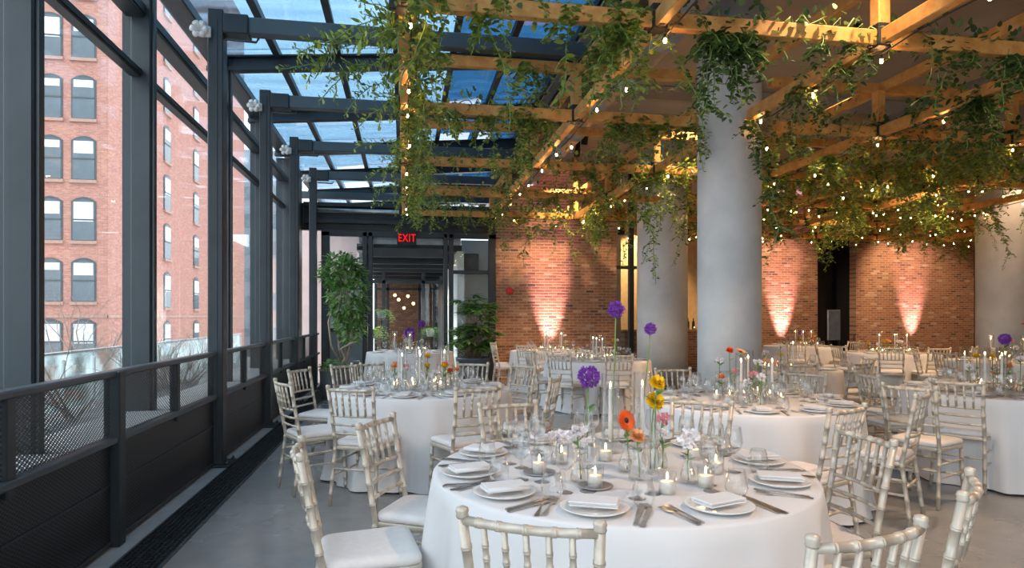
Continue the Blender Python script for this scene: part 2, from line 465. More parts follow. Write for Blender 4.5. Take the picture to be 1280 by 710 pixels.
for i in range(7):
    roof_bay(i + 8, FR[i], FR[i + 1], ['behind the camera', 'over the camera', 'before the nearest tie beam in view', 'just before the nearest steel column', 'between first and second steel columns', 'between second and third steel columns', 'at the far end of the hall'][i])
for i, y in enumerate(FX[1:]):
    m = MB()
    for dz in (0, .17): m.bar((-2.5, y, 4.62 + dz), (2.35, y, 5.0 + dz), .14, .022)
    m.bar((-2.5, y, 4.705), (2.35, y, 5.085), .03, .17)
    struct(m.build('rafter', M['steel']), 'dark steel roof rafter beyond the exit partition, ' + ORDW[i] + ' past it', 'beam')
    m = MB().bbox(-2.5, 2.3, y - .06, y + .06, 4.19, 4.35, .01); struct(m.build('tie_beam', M['steel_mid']), 'level steel tie beam beyond the exit partition, ' + ORDW[i] + ' past it', 'beam')
for i in range(4): roof_bay(i + 16, FX[i], FX[i + 1], ORDW[i] + ' beyond the exit partition')
m = MB()
for dz in (0, .26): m.box(2.25, 2.55, -4, 22, 4.55 + dz, 4.58 + dz)
m.box(2.38, 2.41, -4, 22, 4.55, 4.83)
struct(m.build('edge_beam', M['steel']), 'long dark steel beam where glass roof meets concrete ceiling', 'beam')

# ---- ceiling slab with ribs
m = MB().box(2.3, 24, -8, 21, 5.12, 5.45)
for y in (-2.8, 1.4, 5.6, 9.9, 14.2): m.bbox(2.56, 24, y - .3, y + .3, 4.86, 5.13, .03)
struct(m.build('ceiling', M['slab']), 'dark brownish concrete ceiling above the timber grid', 'ceiling')
def duct(x, z, r, y0, y1, label):
    m = MB(); n = int((y1 - y0) / 1.2); pts, rad = [], []
    for k in range(n + 1):
        y = y0 + (y1 - y0) * k / n
        for dy, rr in ((-.03, r), (-.028, r * 1.06), (.028, r * 1.06), (.03, r)): pts.append((x, y + dy, z)); rad.append(rr)
    o = m.tube(pts, rad, 20).build('ventilation_duct', M['galv']); tag(o, label, 'duct'); return o
duct(2.82, 4.55, .17, -3, 14, 'round galvanised duct along the edge of the glass roof')
duct(7.75, 4.5, .2, -1, 16.5, 'round galvanised duct crossing above the timber grid beyond the tall column')

# ---- concrete columns
def ccol(x, y, r, label):
    m = MB().lathe([(r, 0), (r, 1.2), (r, 2.6), (r, 4), (r, 5.12)], 56)
    o = m.build('column', M['concrete'], loc=(x, y, 0)); struct(o, label, 'column')
ccol(3.62, 6.72, .345, 'tall smooth round concrete column nearest the camera')
ccol(4.83, 11.5, .47, 'round concrete column in the middle, half behind the near one')
ccol(12.0, 11.15, .47, 'round concrete column at the far side with a warm spot at its top')

# ---- mesh railing
rl = empty('railing', (-1.80, 6, 0)); tag(rl, 'long black steel railing of expanded mesh along the glass wall', 'railing')
yA, yB = -8.2, 8.0
MB().bbox(-.04, .04, yA, yB, 1.075, 1.115, .008).build('top_rail', M['steel_mid'], rl)
MB().bbox(-.03, .05, yA, yB, .665, .705, .006).build('middle_rail', M['steel_mid'], rl)
MB().bbox(-.02, .02, yA, yB, .03, .06, .005).build('bottom_rail', M['steel'], rl)
mp = MB().box(-.006, .006, yA, yB, .70, 1.08).build('upper_mesh', M['mesh_open'], rl)
mp = MB().box(-.006, .006, yA, yB, .05, .67).build('lower_mesh', M['mesh_backed'], rl)
MB().box(.006, .014, yA, yB, .40, .414).build('seam_strip', M['steel'], rl)
for i, y in enumerate(FR):
    if i < 4: MB().bbox(-.035, .06, y - 6.045, y - 5.955, .018, 1.11, .006).build('post', M['steel'], rl)
    if i + 1 < len(FR):
        ym = (y + FR[i + 1]) / 2 - 6
        m = MB().bbox(-.03, .03, ym - .035, ym + .035, .62, 1.10, .005); m.box(-.05, .0, ym - .03, ym + .03, .6, .66)
        m.build('upper_post', M['steel'], rl)

# ---- glazed end partition with the exit door
YP = 14.5
pt = empty('door_1', (0, YP, 0)); struct(pt, 'black-framed glazed partition with open doorway under the exit sign', 'door')
def fr(x0, x1, z0, z1, nm='frame', mt='steel', d=.06): return MB().bbox(x0, x1, -d, d, z0, z1, .008).build(nm, M[mt], pt)
for x0, x1 in ((-1.78, -1.60), (-.90, -.80), (-.78, -.68), (.88, .97), (1.0, 1.10), (1.9, 2.06)): fr(x0, x1, 0, 3.32)
fr(-1.78, 2.06, 3.22, 3.36); fr(-.68, .88, 2.78, 2.98); fr(-1.6, -.9, 2.36, 2.44); fr(-1.6, -.9, 1.12, 1.2); fr(1.1, 1.9, 2.42, 2.5); fr(-1.6, -.9, 0, .1); fr(1.1, 1.9, 0, .1)
for x0, x1, z0, z1 in ((-1.6, -.9, 2.44, 3.22), (-1.6, -.9, 1.2, 2.36), (-.68, .88, 2.98, 3.22), (1.1, 1.9, .1, 2.42), (1.1, 1.9, 2.5, 3.22)):
    MB().box(x0, x1, -.006, .006, z0, z1).build('pane', M['window'], pt)
MB().box(-1.6, -.9, -.02, .02, .1, 1.12).build('kick_panel', M['pane_blue'], pt)
# fascia over the partition
m = MB().box(-2.5, 2.4, YP + .1, YP + .25, 3.36, 3.95)
for z in (3.5, 3.86): m.bbox(-2.15, 2.05, YP - .08, YP + .1, z, z + .09, .01)
struct(m.build('wall_end_fascia', M['steel']), 'dark steel fascia above the glazed end partition', 'wall')
m = MB().tube([(-2.0, YP - .25, 3.74), (2.1, YP - .25, 3.74)], .045, 10)
tag(m.build('conduit_pipe', M['galv']), 'slim silver pipe running above the exit door', 'pipe')
# exit sign
ex = empty('exit_sign', (.06, YP - .1, 3.2)); tag(ex, 'black exit sign with red letters above the doorway', 'sign')
MB().bbox(-.21, .21, -.04, .03, -.16, .16, .01).build('housing', M['black'], ex)
cu = bpy.data.curves.new('lettering', 'FONT'); cu.body = 'EXIT'; cu.size = .24; cu.align_x = 'CENTER'; cu.align_y = 'CENTER'; cu.extrude = .004; cu.offset = .002; cu.space_character = 1.12
to = bpy.data.objects.new('lettering', cu); COL.objects.link(to)
bpy.context.view_layer.update()
me = bpy.data.meshes.new_from_object(to.evaluated_get(bpy.context.evaluated_depsgraph_get()))
bpy.data.objects.remove(to)
to = bpy.data.objects.new('lettering', me); COL.objects.link(to); to.parent = ex
me.materials.clear(); me.materials.append(glow('exit_red', (1, .015, .015), .8))
to.location = (.004, -.046, -.012); to.rotation_euler = (PI / 2, 0, 0); to.scale = (.72, 1.0, 1)
# corridor behind
FILL_DOWN = []
m = MB().box(-1.05, 1.32, YP + .3, 27, 2.95, 3.1)
for y in (15.6, 17, 18.4, 20, 22, 24): m.box(-1.05, 1.32, y, y + .14, 2.72, 2.95)
struct(m.build('ceiling_corridor', M['steel']), 'dark beamed ceiling of the corridor beyond the door', 'ceiling')
m = MB()
for k in range(5): m.box(-1.0, 1.3, YP + .32, YP + .36, 3.0 + k * .07, 3.055 + k * .07)
m.box(-1.0, 1.3, YP + .37, YP + .39, 2.98, 3.36)
struct(m.build('trim_2', M['galv']), 'pale louvred panel above the doorway behind the exit sign', 'louvre')
struct(MB().box(1.2, 1.35, YP + .12, 18.4, 0, 2.95).build('wall_corridor_right', M['pane_curtain']), 'pale green side wall of the corridor beyond the door', 'wall')
struct(MB().box(1.36, 2.3, YP + .9, YP + 1.0, 0, 3.3).build('wall_corridor_screen', M['pane_curtain']), 'pale green wall behind the palm plant', 'wall')
m = MB().bbox(1.4, 1.75, YP + .6, YP + .88, 2.55, 2.95, .02).build('wall_unit', M['pot_grey']); tag(m, 'grey ventilation unit on the wall above the palm plant', 'unit')
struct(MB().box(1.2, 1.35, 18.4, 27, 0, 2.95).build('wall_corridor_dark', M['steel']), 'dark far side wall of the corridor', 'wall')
def brown():
    return mk_brick('brown_brick', .24, .08, [(0, (.16, .08, .045)), (.5, (.21, .11, .06)), (.8, (.12, .06, .04))], (.1, .06, .04))
struct(MB().box(-1.2, 1.35, 26.8, 27, 0, 3).build('wall_corridor_end', brown()), 'brown wall closing the corridor far behind the door', 'wall')
struct(MB().box(-3.4, -1.0, 18.6, 18.8, -.2, 4.2).build('wall_outside_pink', M['pink_wall']), 'pinkish rendered wall outdoors behind the partition', 'wall')
m = MB().box(-1.75, -.92, YP + .55, YP + .6, 1.1, 2.4); struct(m.build('wall_screen_pale', M['pane_curtain']), 'pale screen behind the indoor tree', 'wall')
def portal(n, y, label):
    d = empty('door_%d' % n, (0, y, 0)); struct(d, label, 'door')
    for x0, x1 in ((-1.05, -.95), (-.62, -.52), (.5, .6), (1.1, 1.2)): MB().bbox(x0, x1, -.05, .05, 0, 2.72, .006).build('frame', M['steel'], d)
    MB().bbox(-.95, 1.1, -.05, .05, 2.4, 2.5, .006).build('frame', M['steel'], d)
    for x0, x1 in ((-.95, -.62), (.6, 1.1)): MB().box(x0, x1, -.006, .006, 0, 2.4).build('pane', M['window'], d)
for k, (x, y, l) in enumerate(((-.45, 15.15, 'added black ceiling fill lamp just inside the corridor'), (.4, 17.4, 'added black ceiling fill lamp further down the corridor'), (.1, 21.2, 'added black ceiling fill lamp past the second door frame'))):
    d = empty('fill_downlight', (x, y, 2.95)); tag(d, l, 'lamp', 'added corridor fill lamps')  # added lamps that brighten the corridor and fern, no known fittings
    MB().lathe([(.05, 0), (.055, -.02), (.055, -.12), (.045, -.12), (.03, -.06), (0, -.05)], 16).build('housing', M['black'], d)
    FILL_DOWN.append((x, y, 2.8))
portal(2, 18.6, 'second black door frame further down the corridor')
portal(3, 23.5, 'third black door frame at the end of the corridor')
for k, (x, y, z) in enumerate(((-.2, 24.6, 2.1), (.15, 25.2, 2.25), (.35, 24.4, 1.95), (-.35, 25.6, 2.3), (.0, 25.9, 1.8))):
    t = empty('pendant_lamp', (x, y, z)); tag(t, 'small amber pendant lamp glowing deep in the corridor', 'lamp', 'amber pendants in the corridor')
    MB().tube([(0, 0, .05), (0, 0, 2.95 - z)], .006, 5).build('cord', M['cord'], t)
    MB().ball((0, 0, 0), .055).build('globe', glow('amber_globe', (1, .5, .15), 12), t)

# ---- brick walls
def bw(nm, x0, x1, y, h, label, d=.3):
    return struct(MB().box(x0, x1, y, y + d, 0, h).build(nm, M['brick']), label, 'wall')
bw('wall_rear_brick', 2.06, 4.95, 14.5, 5.12, 'reclaimed brick wall with red alarm, beside the exit door')
bw('wall_rear_brick_middle', 10.0, 12.3, 17.5, 5.12, 'reclaimed brick wall between near column and black doorway')
bw('wall_rear_brick_wide', 13.6, 17.75, 17.5, 5.12, 'wide reclaimed brick wall behind the candlelit table')
struct(MB().box(12.2, 13.7, 18.6, 18.8, 0, 5.12).build('wall_recess_back', M['black']), 'black back of the recess between the brick walls', 'wall')
for nm, x, l in (('wall_recess_left', 12.2, 'black cheek of the recess on the uplit side'), ('wall_recess_right', 13.6, 'black cheek of the recess by the wide brick wall')):
    struct(MB().box(x, x + .1, 17.81, 18.6, 0, 5.12).build(nm, M['black']), l, 'wall')
struct(MB().box(17.9, 24, 18, 18.2, 0, 5.12).build('wall_rear_plaster', M['black']), 'dark wall beyond the wide brick wall', 'wall')
struct(MB().box(22, 22.2, -8, 18, 0, 5.12).build('wall_right', M['plaster']), 'grey plaster wall at the far side of the hall', 'wall')
struct(MB().box(4.95, 10, 19.5, 19.7, 0, 5.12).build('wall_bar_back', M['warm_wall']), 'ochre lit wall behind the bar bottles', 'wall')
struct(MB().box(9.9, 10, 17.81, 19.5, 0, 5.12).build('wall_bar_side', M['brick']), 'brick return wall beside the bar', 'wall')
wb = empty('window_15', (4.95, 14.75, 0)); struct(wb, 'tall narrow window with dark mullion beside the brick wall', 'window')
MB().box(0, 1.5, .0, .014, 0, 5.1).build('pane', M['window'], wb)
for x in (.45, 1.45): MB().bbox(x - .06, x + .06, -.06, .06, 0, 5.1, .008).build('mullion', M['steel'], wb)
MB().bbox(0, 1.5, -.04, .05, 2.6, 2.68, .006).build('transom', M['steel'], wb)
struct(MB().box(4.95, 5.65, 16.2, 16.35, 0, 5.12).build('wall_window_back', M['plaster']), 'pale wall seen through the narrow window', 'wall')
struct(MB().box(3.4, 22, -7.2, -7.0, 0, 5.12).build('wall_front', M['plaster']), 'grey plaster wall behind the camera side of the hall', 'wall')
# fire alarm
fa = empty('fire_alarm', (2.38, 14.5, 2.05)); tag(fa, 'small red fire alarm bell on the brick wall', 'alarm')
MB().bbox(-.05, .05, -.05, 0, -.06, .06, .01).build('base', M['red'], fa)
m = MB().lathe([(0, .09), (.05, .085), (.085, .05), (.09, 0)], 18)
o = m.build('bell', M['red'], fa); o.rotation_euler = (PI / 2, 0, 0); o.location = (0, -.04, 0)

# ================================================================== OUTSIDE
t = MB().box(-6.0, -2.62, -8, 30, -.6, -.12).build('terrace', M['curb']); struct(t, 'pale terrace outside the glass wall', 'terrace')
struct(MB().box(-140, -6, -30, 160, -9, -8.8).build('street', M['slab']), 'street far below outside the windows', 'street')
bl = empty('balustrade', (-5.25, 8, -.12)); tag(bl, 'frosted glass balustrade with white posts outside on the terrace', 'balustrade')
MB().bbox(-.035, .035, -12, 14, .985, 1.03, .01).build('handrail', M['galv'], bl)
for k in range(13): MB().box(-.01, .01, -12 + k * 2 + .03, -12 + k * 2 + 1.97, .12, .98).build('glass_panel', M['frost'], bl)
for k in range(27): MB().bbox(-.02, .035, -12 + k - .025, -12 + k + .025, 0, .9, .006).build('post', M['white'], bl)

def arched(w, h, rise, n=8):
    p = [(-w / 2, 0), (w / 2, 0)]
    for k in range(n + 1):
        a = k / n; p.append((w / 2 - w * a, h - rise + rise * (1 - (2 * a - 1) ** 2)))
    return p
def slab(poly, y0, y1, m=None, mi=0):
    m = m or MB(); n = len(poly)
    v = [(x, y0, z) for x, z in poly] + [(x, y1, z) for x, z in poly]
    m.add(v, [tuple(range(n)), tuple(range(2 * n - 1, n - 1, -1))] + [(i, n + i, n + (i + 1) % n, (i + 1) % n) for i in range(n)], False, mi)
    return m
M['win_frame'] = plain('grey_sash', (.06, .075, .085), .5)
M['win_pane'] = plain('reflecting_pane', (.11, .14, .16), .08, 0, .3, .6)
M['blind'] = plain('white_blind', (.66, .70, .72), .7)
M['sill'] = plain('brownstone_sill', (.40, .25, .2), .8)
cbld = empty('brick_building', (-16.9, 40.4, -8.8)); tag(cbld, 'red brick building with arched sash windows outside the glass wall', 'building')
MB().box(-26, 0, 0, .4, 0, 42).build('facade', M['city'], cbld)
MB().box(-.4, .02, .008, 32, 0, 42).build('side_facade', M['city_side'], cbld)
m = MB().box(-26, .05, -.07, 0, 10.2, 10.36); m.box(0, .09, -.07, 32, 10.2, 10.36)
m.build('belt_course', M['sill'], cbld)
wr = random.Random(5)
def city_window(x, z, side=False, wd=1.32, h=2.35):
    wn = MB(); w = slab(arched(wd + .16, h + .14, .26), -.05, .0)
    f = w.build('window', M['win_frame'], cbld)
    bl_h = wr.choice((.35, .6, .85, .95, .95))
    slab(arched(wd, h, .22), -.07, -.045).build('pane', M['win_pane'], f)
    b = MB(); top = h - .16
    b.box(-wd / 2 + .06, wd / 2 - .06, -.085, -.07, top - bl_h * h * .5, top); b.build('blind', M['blind'], f)
    MB().box(-wd / 2, wd / 2, -.1, -.06, h * .5 - .04, h * .5 + .04).build('sash_bar', M['win_frame'], f)
    MB().box(-wd / 2 - .14, wd / 2 + .14, -.16, .0, -.22, -.04).build('sill', M['sill'], f)
    if side: f.location = (.02, x, z); f.rotation_euler = (0, 0, PI / 2)
    else: f.location = (x, 0, z)
for r in range(8):
    z = 8.8 - 1.15 + r * 3.5
    for x in (-1.25, -3.0, -5.9, -7.7, -10.6): city_window(x, z, False, 1.14)
    for y in (9.3, 15.8, 22): city_window(y, z - .2, True, 1.15, 2.4)
def tower(x0, x1, y0, y1, h, col, label, fz, wcol):
    b = empty('apartment_tower', ((x0 + x1) / 2, y0, -8.8)); tag(b, label, 'building')
    W = (x1 - x0) / 2
    MB().box(-W, W, 0, y1 - y0, 0, h).build('wall', plain('tower_wall_%s' % label[:5], col, .7), b)
    k = 0; z = 3.0
    while z < h - 2:
        MB().box(-W + .4, W - .4, -.06, 0, z, z + fz * .5).build('window_band', wcol, b)
        o = MB().box(W, W + .06, .5, y1 - y0 - .5, z, z + fz * .5).build('window_band', wcol, b)
        z += fz
M['band'] = plain('tower_glass', (.25, .33, .38), .15, 0, .3, .4)
tower(-34, -28.5, 84, 100, 40, (.20, .07, .085), 'maroon tower seen between steel mullions', 5.5, M['band'])
tower(-28, -19, 104, 130, 36, (.34, .40, .45), 'blue-grey tower beyond the maroon one', 4.2, M['band'])
tower(-15.5, -9, 78, 92, 17, (.52, .42, .4), 'low pale block outside the farthest glazed bay', 4, M['band'])
# bare shrubs on the terrace edge
def twigs(seed, h, spread, n):
    r = random.Random(seed); m = MB()
    def grow(p, d, l, rad, dep):
        pts, rs = [p], [rad]
        for k in range(4):
            d = (d + Vector((r.uniform(-.3, .3), r.uniform(-.3, .3), r.uniform(-.12, .22)))).normalized()
            p = p + d * l / 4; pts.append(p); rs.append(rad * (1 - .16 * (k + 1)))
            if dep and r.random() < .8:
                e = (d + Vector((r.uniform(-1, 1), r.uniform(-1, 1), r.uniform(-.2, .6)))).normalized()
                grow(p, e, l * r.uniform(.45, .75), rs[-1] * .6, dep - 1)
        m.tube(pts, rs, 5)
    for k in range(n):
        a = r.uniform(0, 2 * PI)
        grow(Vector((r.uniform(-.1, .1), r.uniform(-.1, .1), 0)), Vector((spread * math.cos(a), spread * math.sin(a), 1)).normalized(), h * r.uniform(.7, 1), .022, 3)
    return m
for k, (x, y, h, sp, n, l) in enumerate(((-7.0, 12.3, 1.5, .7, 6, 'bare branching shrub outside in front of the brick facade corner'), (-6.9, 15.5, 1.8, .6, 7, 'bare branching shrub outside before the brick side wall'),
                                   (-3.6, 10.2, 1.15, .6, 7, 'bare twiggy shrub close outside the glass past the first steel column'), (-4.3, 13.0, 1.2, .6, 7, 'bare twiggy shrub outside the second farthest glazed bay'), (-3.6, 8.2, 1.5, .4, 2, 'thin bare sapling leaning outside the brick-view bay'))):
    o = empty('bare_shrub', (x, y, -.12)); tag(o, l, 'shrub')
    twigs(40 + k, h, sp, n).build('branches', M['twig'], o)
    MB().bbox(-.35, .35, -.35, .35, 0, .35, .03).build('planter', M['pot_grey'], o)
# white patio chair outside
pc = empty('patio_chair', (-6.75, 8.7, -.12), .6); tag(pc, 'white garden chair outside beyond the frosted balustrade', 'chair')
MB().bbox(-.26, .26, -.26, .26, .62, .66, .012).build('seat', M['white'], pc)
m = MB()
for k in range(9):
    a = -1 + k * .25; m.tube([(.25 * a, .25, .66), (.3 * a, .33, 1.2 - .12 * a * a)], .014, 6)
m.tube([(.3 * (k / 8 - 1), .33, 1.2 - .12 * (k / 8 - 1) ** 2) for k in range(17)], .02, 6)
m.build('backrest', M['white'], pc)
for sx in (-1, 1):
    MB().tube([(.25 * sx, .25, .86), (.28 * sx, 0, .9), (.27 * sx, -.25, .86), (.25 * sx, -.25, .62)], .018, 6).build('armrest', M['white'], pc)
    for sy in (-1, 1): MB().tube([(.23 * sx, .23 * sy, .62), (.27 * sx, .27 * sy, 0)], .018, 6).build('leg', M['white'], pc)
# ================================================================== TIMBER GRID
GX = [1.8 * k for k in range(13)]
GY = [2.17, 4.37, 6.58, 8.8, 11.0, 13.2, 15.4]
ZB, ZT, BH, BW = 3.52, 4.05, .115, .075
COLS = [(3.62, 6.72, .38), (4.83, 11.5, .5), (12.0, 11.15, .5)]
pg = empty('timber_pergola', (0, 0, 0)); tag(pg, 'honey-coloured timber grid hung under the ceiling with black steel joints', 'pergola')
def cut(a, b, fixed, alongx, w=.04):
    """the free stretches of a run that a column interrupts"""
    out = [(a, b)]
    for cx, cy, r in COLS:
        c, f = (cx, cy) if alongx else (cy, cx)
        if abs(f - fixed) < r + w:
            h = math.sqrt((r + w) ** 2 - (f - fixed) ** 2); nx = []
            for p, q in out:
                if c + h <= p or c - h >= q: nx.append((p, q)); continue
                if c - h - p > .12: nx.append((p, c - h))
                if q - c - h > .12: nx.append((c + h, q))
            out = nx
    return out
def beamx(x0, x1, y, z, nm='beam'):
    for a, b in cut(x0, x1, y, True): MB().bbox(a + .05, b - .05, y - BW / 2, y + BW / 2, z, z + BH, .006).build(nm, M['wood'], pg)
def beamy(x, y0, y1, z, nm='joist'):
    for a, b in cut(y0, y1, x, False): MB().bbox(x - BW / 2, x + BW / 2, a + .05, b - .05, z, z + BH, .006).build(nm, M['wood'], pg)
def ymax(x): return 13.2 if x < 5.4 else 15.4
bx = [0, 1.8, 3.6, 5.4, 9.0, 12.6, 16.2, 19.8]
for y in GY[1:]:
    for a, b in zip(bx, bx[1:]):
        if y > 14 and b < 6: continue
        beamx(a, b, y, ZB)
    for a, b in ((0, 3.6), (3.6, 9.0), (9.0, 19.8)):
        if y > 14 and b < 6: continue
        beamx(a, b, y + .08, ZT)
for k, x in enumerate(GX[:12]):
    ys = [2.17, 4.37, 6.58, 8.8, 13.2] if k < 4 else [2.17, 6.58, 11.0, 15.4]
    for a, b in zip(ys, ys[1:]): beamy(x, a, b, ZB)
    beamy(x + .08, 2.17, 8.8, ZT); beamy(x + .08, 8.8, ymax(x), ZT)
for k, x in enumerate(GX[:11]):
    for j, y in enumerate(GY[1:]):
        if y > ymax(x) or any(math.hypot(x - cx, y - cy) < r + .1 for cx, cy, r in COLS): continue
        top = 4.05 if (k + j) % 3 else 4.86
        if k <= 1: top = 4.05
        if k == 2 and j == 0: top = 4.9
        MB().bbox(x - .05, x + .05, y - .05, y + .05, ZB + .13, top, .006).build('post', M['wood'], pg)
        m = MB().bbox(x - .056, x + .056, y - .056, y + .056, ZB - .012, ZB + BH + .05, .004)
        m.bbox(x - .1, x + .1, y - .02, y + .02, ZB - .006, ZB + BH + .006, .003); m.bbox(x - .02, x + .02, y - .1, y + .1, ZB - .006, ZB + BH + .006, .003)
        m.build('joint_bracket', M['black'], pg)

# ================================================================== STRING LIGHTS
bulb_me = {}
def string_light(pts, n, label, seed):
    r = random.Random(seed)
    root = empty('string_light', pts[0]); tag(root, label, 'string lights', 'warm string lights along the timber grid')
    P0 = Vector(pts[0]); m = MB(); path = []
    for a, b in zip(pts, pts[1:]):
        a, b = Vector(a), Vector(b); s = max(3, int((b - a).length / .28))
        for k in range(s):
            t = k / s; q = a.lerp(b, t) - P0; q.z -= .05 * math.sin(PI * (t * 4 % 1)); path.append(q)
    path.append(Vector(pts[-1]) - P0)
    m.tube(path, .006, 5).build('cable', M['cord'], root)
    for k in range(n):
        q = path[min(len(path) - 1, int((k + .5) / n * len(path)))]
        dz = r.choice((.04, .05, .06, .12))
        if 'bulb' not in bulb_me:
            b = MB().lathe([(0, -.018), (.007, -.016), (.0105, -.008), (.010, 0), (.009, .014), (.008, .02), (0, .02)], 10)
            b.mi = [0] * len(b.f)
            b.lathe([(.0095, .014), (.0095, .045), (0, .045)], 8, mi=1)
            o = b.build('bulb', [M['bulb'], M['cord']], root); bulb_me['bulb'] = o.data
        else:
            o = bpy.data.objects.new('bulb', bulb_me['bulb']); COL.objects.link(o); o.parent = root
        if P0.y > 8 or k > n * .55: o.scale = (.75, .75, .75)
        o.location = q + Vector((r.uniform(-.02, .02), r.uniform(-.1, .1), -dz))
ORD = ['first', 'second', 'third', 'fourth', 'fifth', 'sixth', 'seventh', 'eighth', 'ninth', 'tenth', 'eleventh', 'twelfth']
for k in range(1, 10):
    x = GX[k] + .055
    if k == 2: pts = [(x, 3.2, ZB + .03), (x, 6.2, ZB), (x + .45, 6.7, ZB - .02), (x, 7.3, ZB), (x, 13.1, ZB)]
    else: pts = [(x, 3.2, ZB), (x, ymax(x), ZB)]
    string_light(pts, 12 if k < 5 else 16, 'warm bulb string light along the %s timber joist counted from the glass roof' % ORD[k], k)
for j, (y, x0, x1) in enumerate(((8.72, 4.0, 17), (10.9, 5.5, 11.4), (13.1, 2.0, 17), (15.3, 5.5, 19))):
    string_light([(x0, y, ZB), (x1, y, ZB)], 20, 'warm bulb string light along the %s crosswise beam behind the near column' % ORD[j], 50 + j)
string_light([(.05, 4.2, ZB), (.05, 13, ZB)], 9, 'sparse warm bulb string on the outermost joist beside the glass roof', 77)

# ================================================================== IVY
def leaf(m, p, d, up, l, w):
    """one pointed leaf, folded along its midrib"""
    d = d.normalized(); r = d.cross(up)
    if r.length < 1e-3: r = d.cross(Vector((1, .2, 0)))
    r.normalize(); n = r.cross(d)
    a, b = p + d * l * .28, p + d * l * .68
    vs = [p, a + r * w * .5 + n * w * .12, b + r * w * .38 + n * w * .1, p + d * l, b - r * w * .38 + n * w * .1, a - r * w * .5 + n * w * .12]
    m.add(vs, [(0, 1, 2, 3), (0, 3, 4, 5)], True, 0)
def strand(m, r, p, L, drift=None, step=.024, ls=(.042, .078), side=.2):
    d = Vector((r.uniform(-.25, .25), r.uniform(-.25, .25), -1)).normalized() if drift is None else Vector(drift).normalized()
    pts = [Vector(p)]; n = max(4, int(L / step))
    for k in range(n):
        d = (d + Vector((r.uniform(-.22, .22), r.uniform(-.22, .22), -.10))).normalized()
        q = pts[-1] + d * step; pts.append(q)
        sz = 1 - .35 * k / n
        for _ in range(1 if r.random() < .75 else 2):
            a = r.uniform(0, 2 * PI); e = Vector((math.cos(a), math.sin(a), r.uniform(-.9, .15)))
            l = r.uniform(*ls) * sz
            leaf(m, q + e * .012, e, Vector((r.uniform(-.5, .5), r.uniform(-.5, .5), 1)), l, l * r.uniform(.55, .8))
        if side and r.random() < side and k < n * .8:
            a = r.uniform(0, 2 * PI)
            strand(m, r, q, r.uniform(.08, .28), (math.cos(a), math.sin(a), -.3), step, ls, 0)
    m.tube(pts, [.004] * len(pts), 4, 1)
STR = {}
def mk_strand(L, seed):
    m = MB(); strand(m, random.Random(seed), (0, 0, 0), L); return m
def mk_garland(seed, W=1.7, drop=.35, n=40):
    r = random.Random(seed); m = MB(); pts = []
    for k in range(n):
        x = -W / 2 + W * k / (n - 1); pts.append(Vector((x, r.uniform(-.06, .06), r.uniform(-.02, .14))))
    for p in pts:
        for _ in range(3):
            a = r.uniform(0, 2 * PI); e = Vector((r.uniform(-.6, .6), math.cos(a), math.sin(a))); l = r.uniform(.045, .08)
            leaf(m, p + e * r.uniform(.02, .1), e, Vector((r.uniform(-.5, .5), r.uniform(-.5, .5), 1)), l, l * r.uniform(.55, .8))
        if r.random() < .42:
            a = r.uniform(0, 2 * PI)
            strand(m, r, p, r.uniform(.08, drop) * r.uniform(.6, 1.5), (math.cos(a) * .7, math.sin(a) * .7, -.45), .024, (.042, .072), .15)
    m.tube(pts, .006, 4, 1); return m
VM = {}
def vine(kind, var, loc, rz, label, group, sc=1.0, tilt=(0, 0), mat='leaf'):
    key = (kind, var, mat)
    nm = 'ivy_strand' if kind != 'g' else 'ivy_garland'
    if key not in VM:
        m = mk_garland(100 + var) if kind == 'g' else mk_strand(kind, 200 + var)
        o = m.build(nm, [M[mat], M['stem']]); VM[key] = o.data
    else:
        o = bpy.data.objects.new(nm, VM[key]); COL.objects.link(o)
    o.location = loc; o.rotation_euler = (tilt[0], tilt[1], rz)
    o.scale = (sc, sc, sc)
    return tag(o, label, 'ivy', group)
vr = random.Random(3)
def snap(x, y, ray=False):
    """the nearest beam line of the grid; along the line of sight from the hall's entrance when asked"""
    if not ray:
        gx = min(GX[:12], key=lambda g: abs(g - x)); gy = min(GY[1:], key=lambda g: abs(g - y)); j = vr.uniform(-.06, .06)
        return (gx + j, y) if abs(gx - x) < abs(gy - y) else (x, gy + j)
    ts = [g / x for g in GX[1:12]] + [g / y for g in GY[1:]]
    t = min(ts, key=lambda q: abs(q - 1)); return x * t, y * t
def hang(x, y, L, label, group, z=ZB + .03, tilt=(0, 0), mat='leaf'):
    for cx, cy, r in COLS:
        q = math.hypot(x - cx, y - cy); w_ = r + .14
        if 0 < q < w_: x, y = cx + (x - cx) / q * w_, cy + (y - cy) / q * w_
    ks = (.35, .55, .8, 1.1, 1.5); kk = min(ks, key=lambda q: abs(q - L))
    vine(kk, vr.randrange(3), (x, y, z), vr.uniform(0, 6.28) if tilt == (0, 0) else 0, label, group, L / kk, tilt, mat)
def zone(n, x0, x1, y0, y1, l0, l1, label, group, mat='leaf', z=ZB + .03):
    for _ in range(n):
        x, y = snap(vr.uniform(x0, x1), vr.uniform(y0, y1))
        if any(math.hypot(x - cx, y - cy) < r + .05 for cx, cy, r in COLS): continue
        hang(x, y, vr.uniform(l0, l1), label, group, z + vr.uniform(0, .1), mat=mat)
def garl(x, y, rz, label, group, z=ZB + .06, mat='leaf', sc=1.0):
    ux, uy = math.cos(rz), math.sin(rz)
    for cx, cy, r in COLS:
        t = max(-.85 * sc, min(.85 * sc, (cx - x) * ux + (cy - y) * uy))
        if math.hypot(x + ux * t - cx, y + uy * t - cy) < r + .12: return
    vine('g', vr.randrange(5), (x, y, z), rz, label, group, sc, mat=mat)
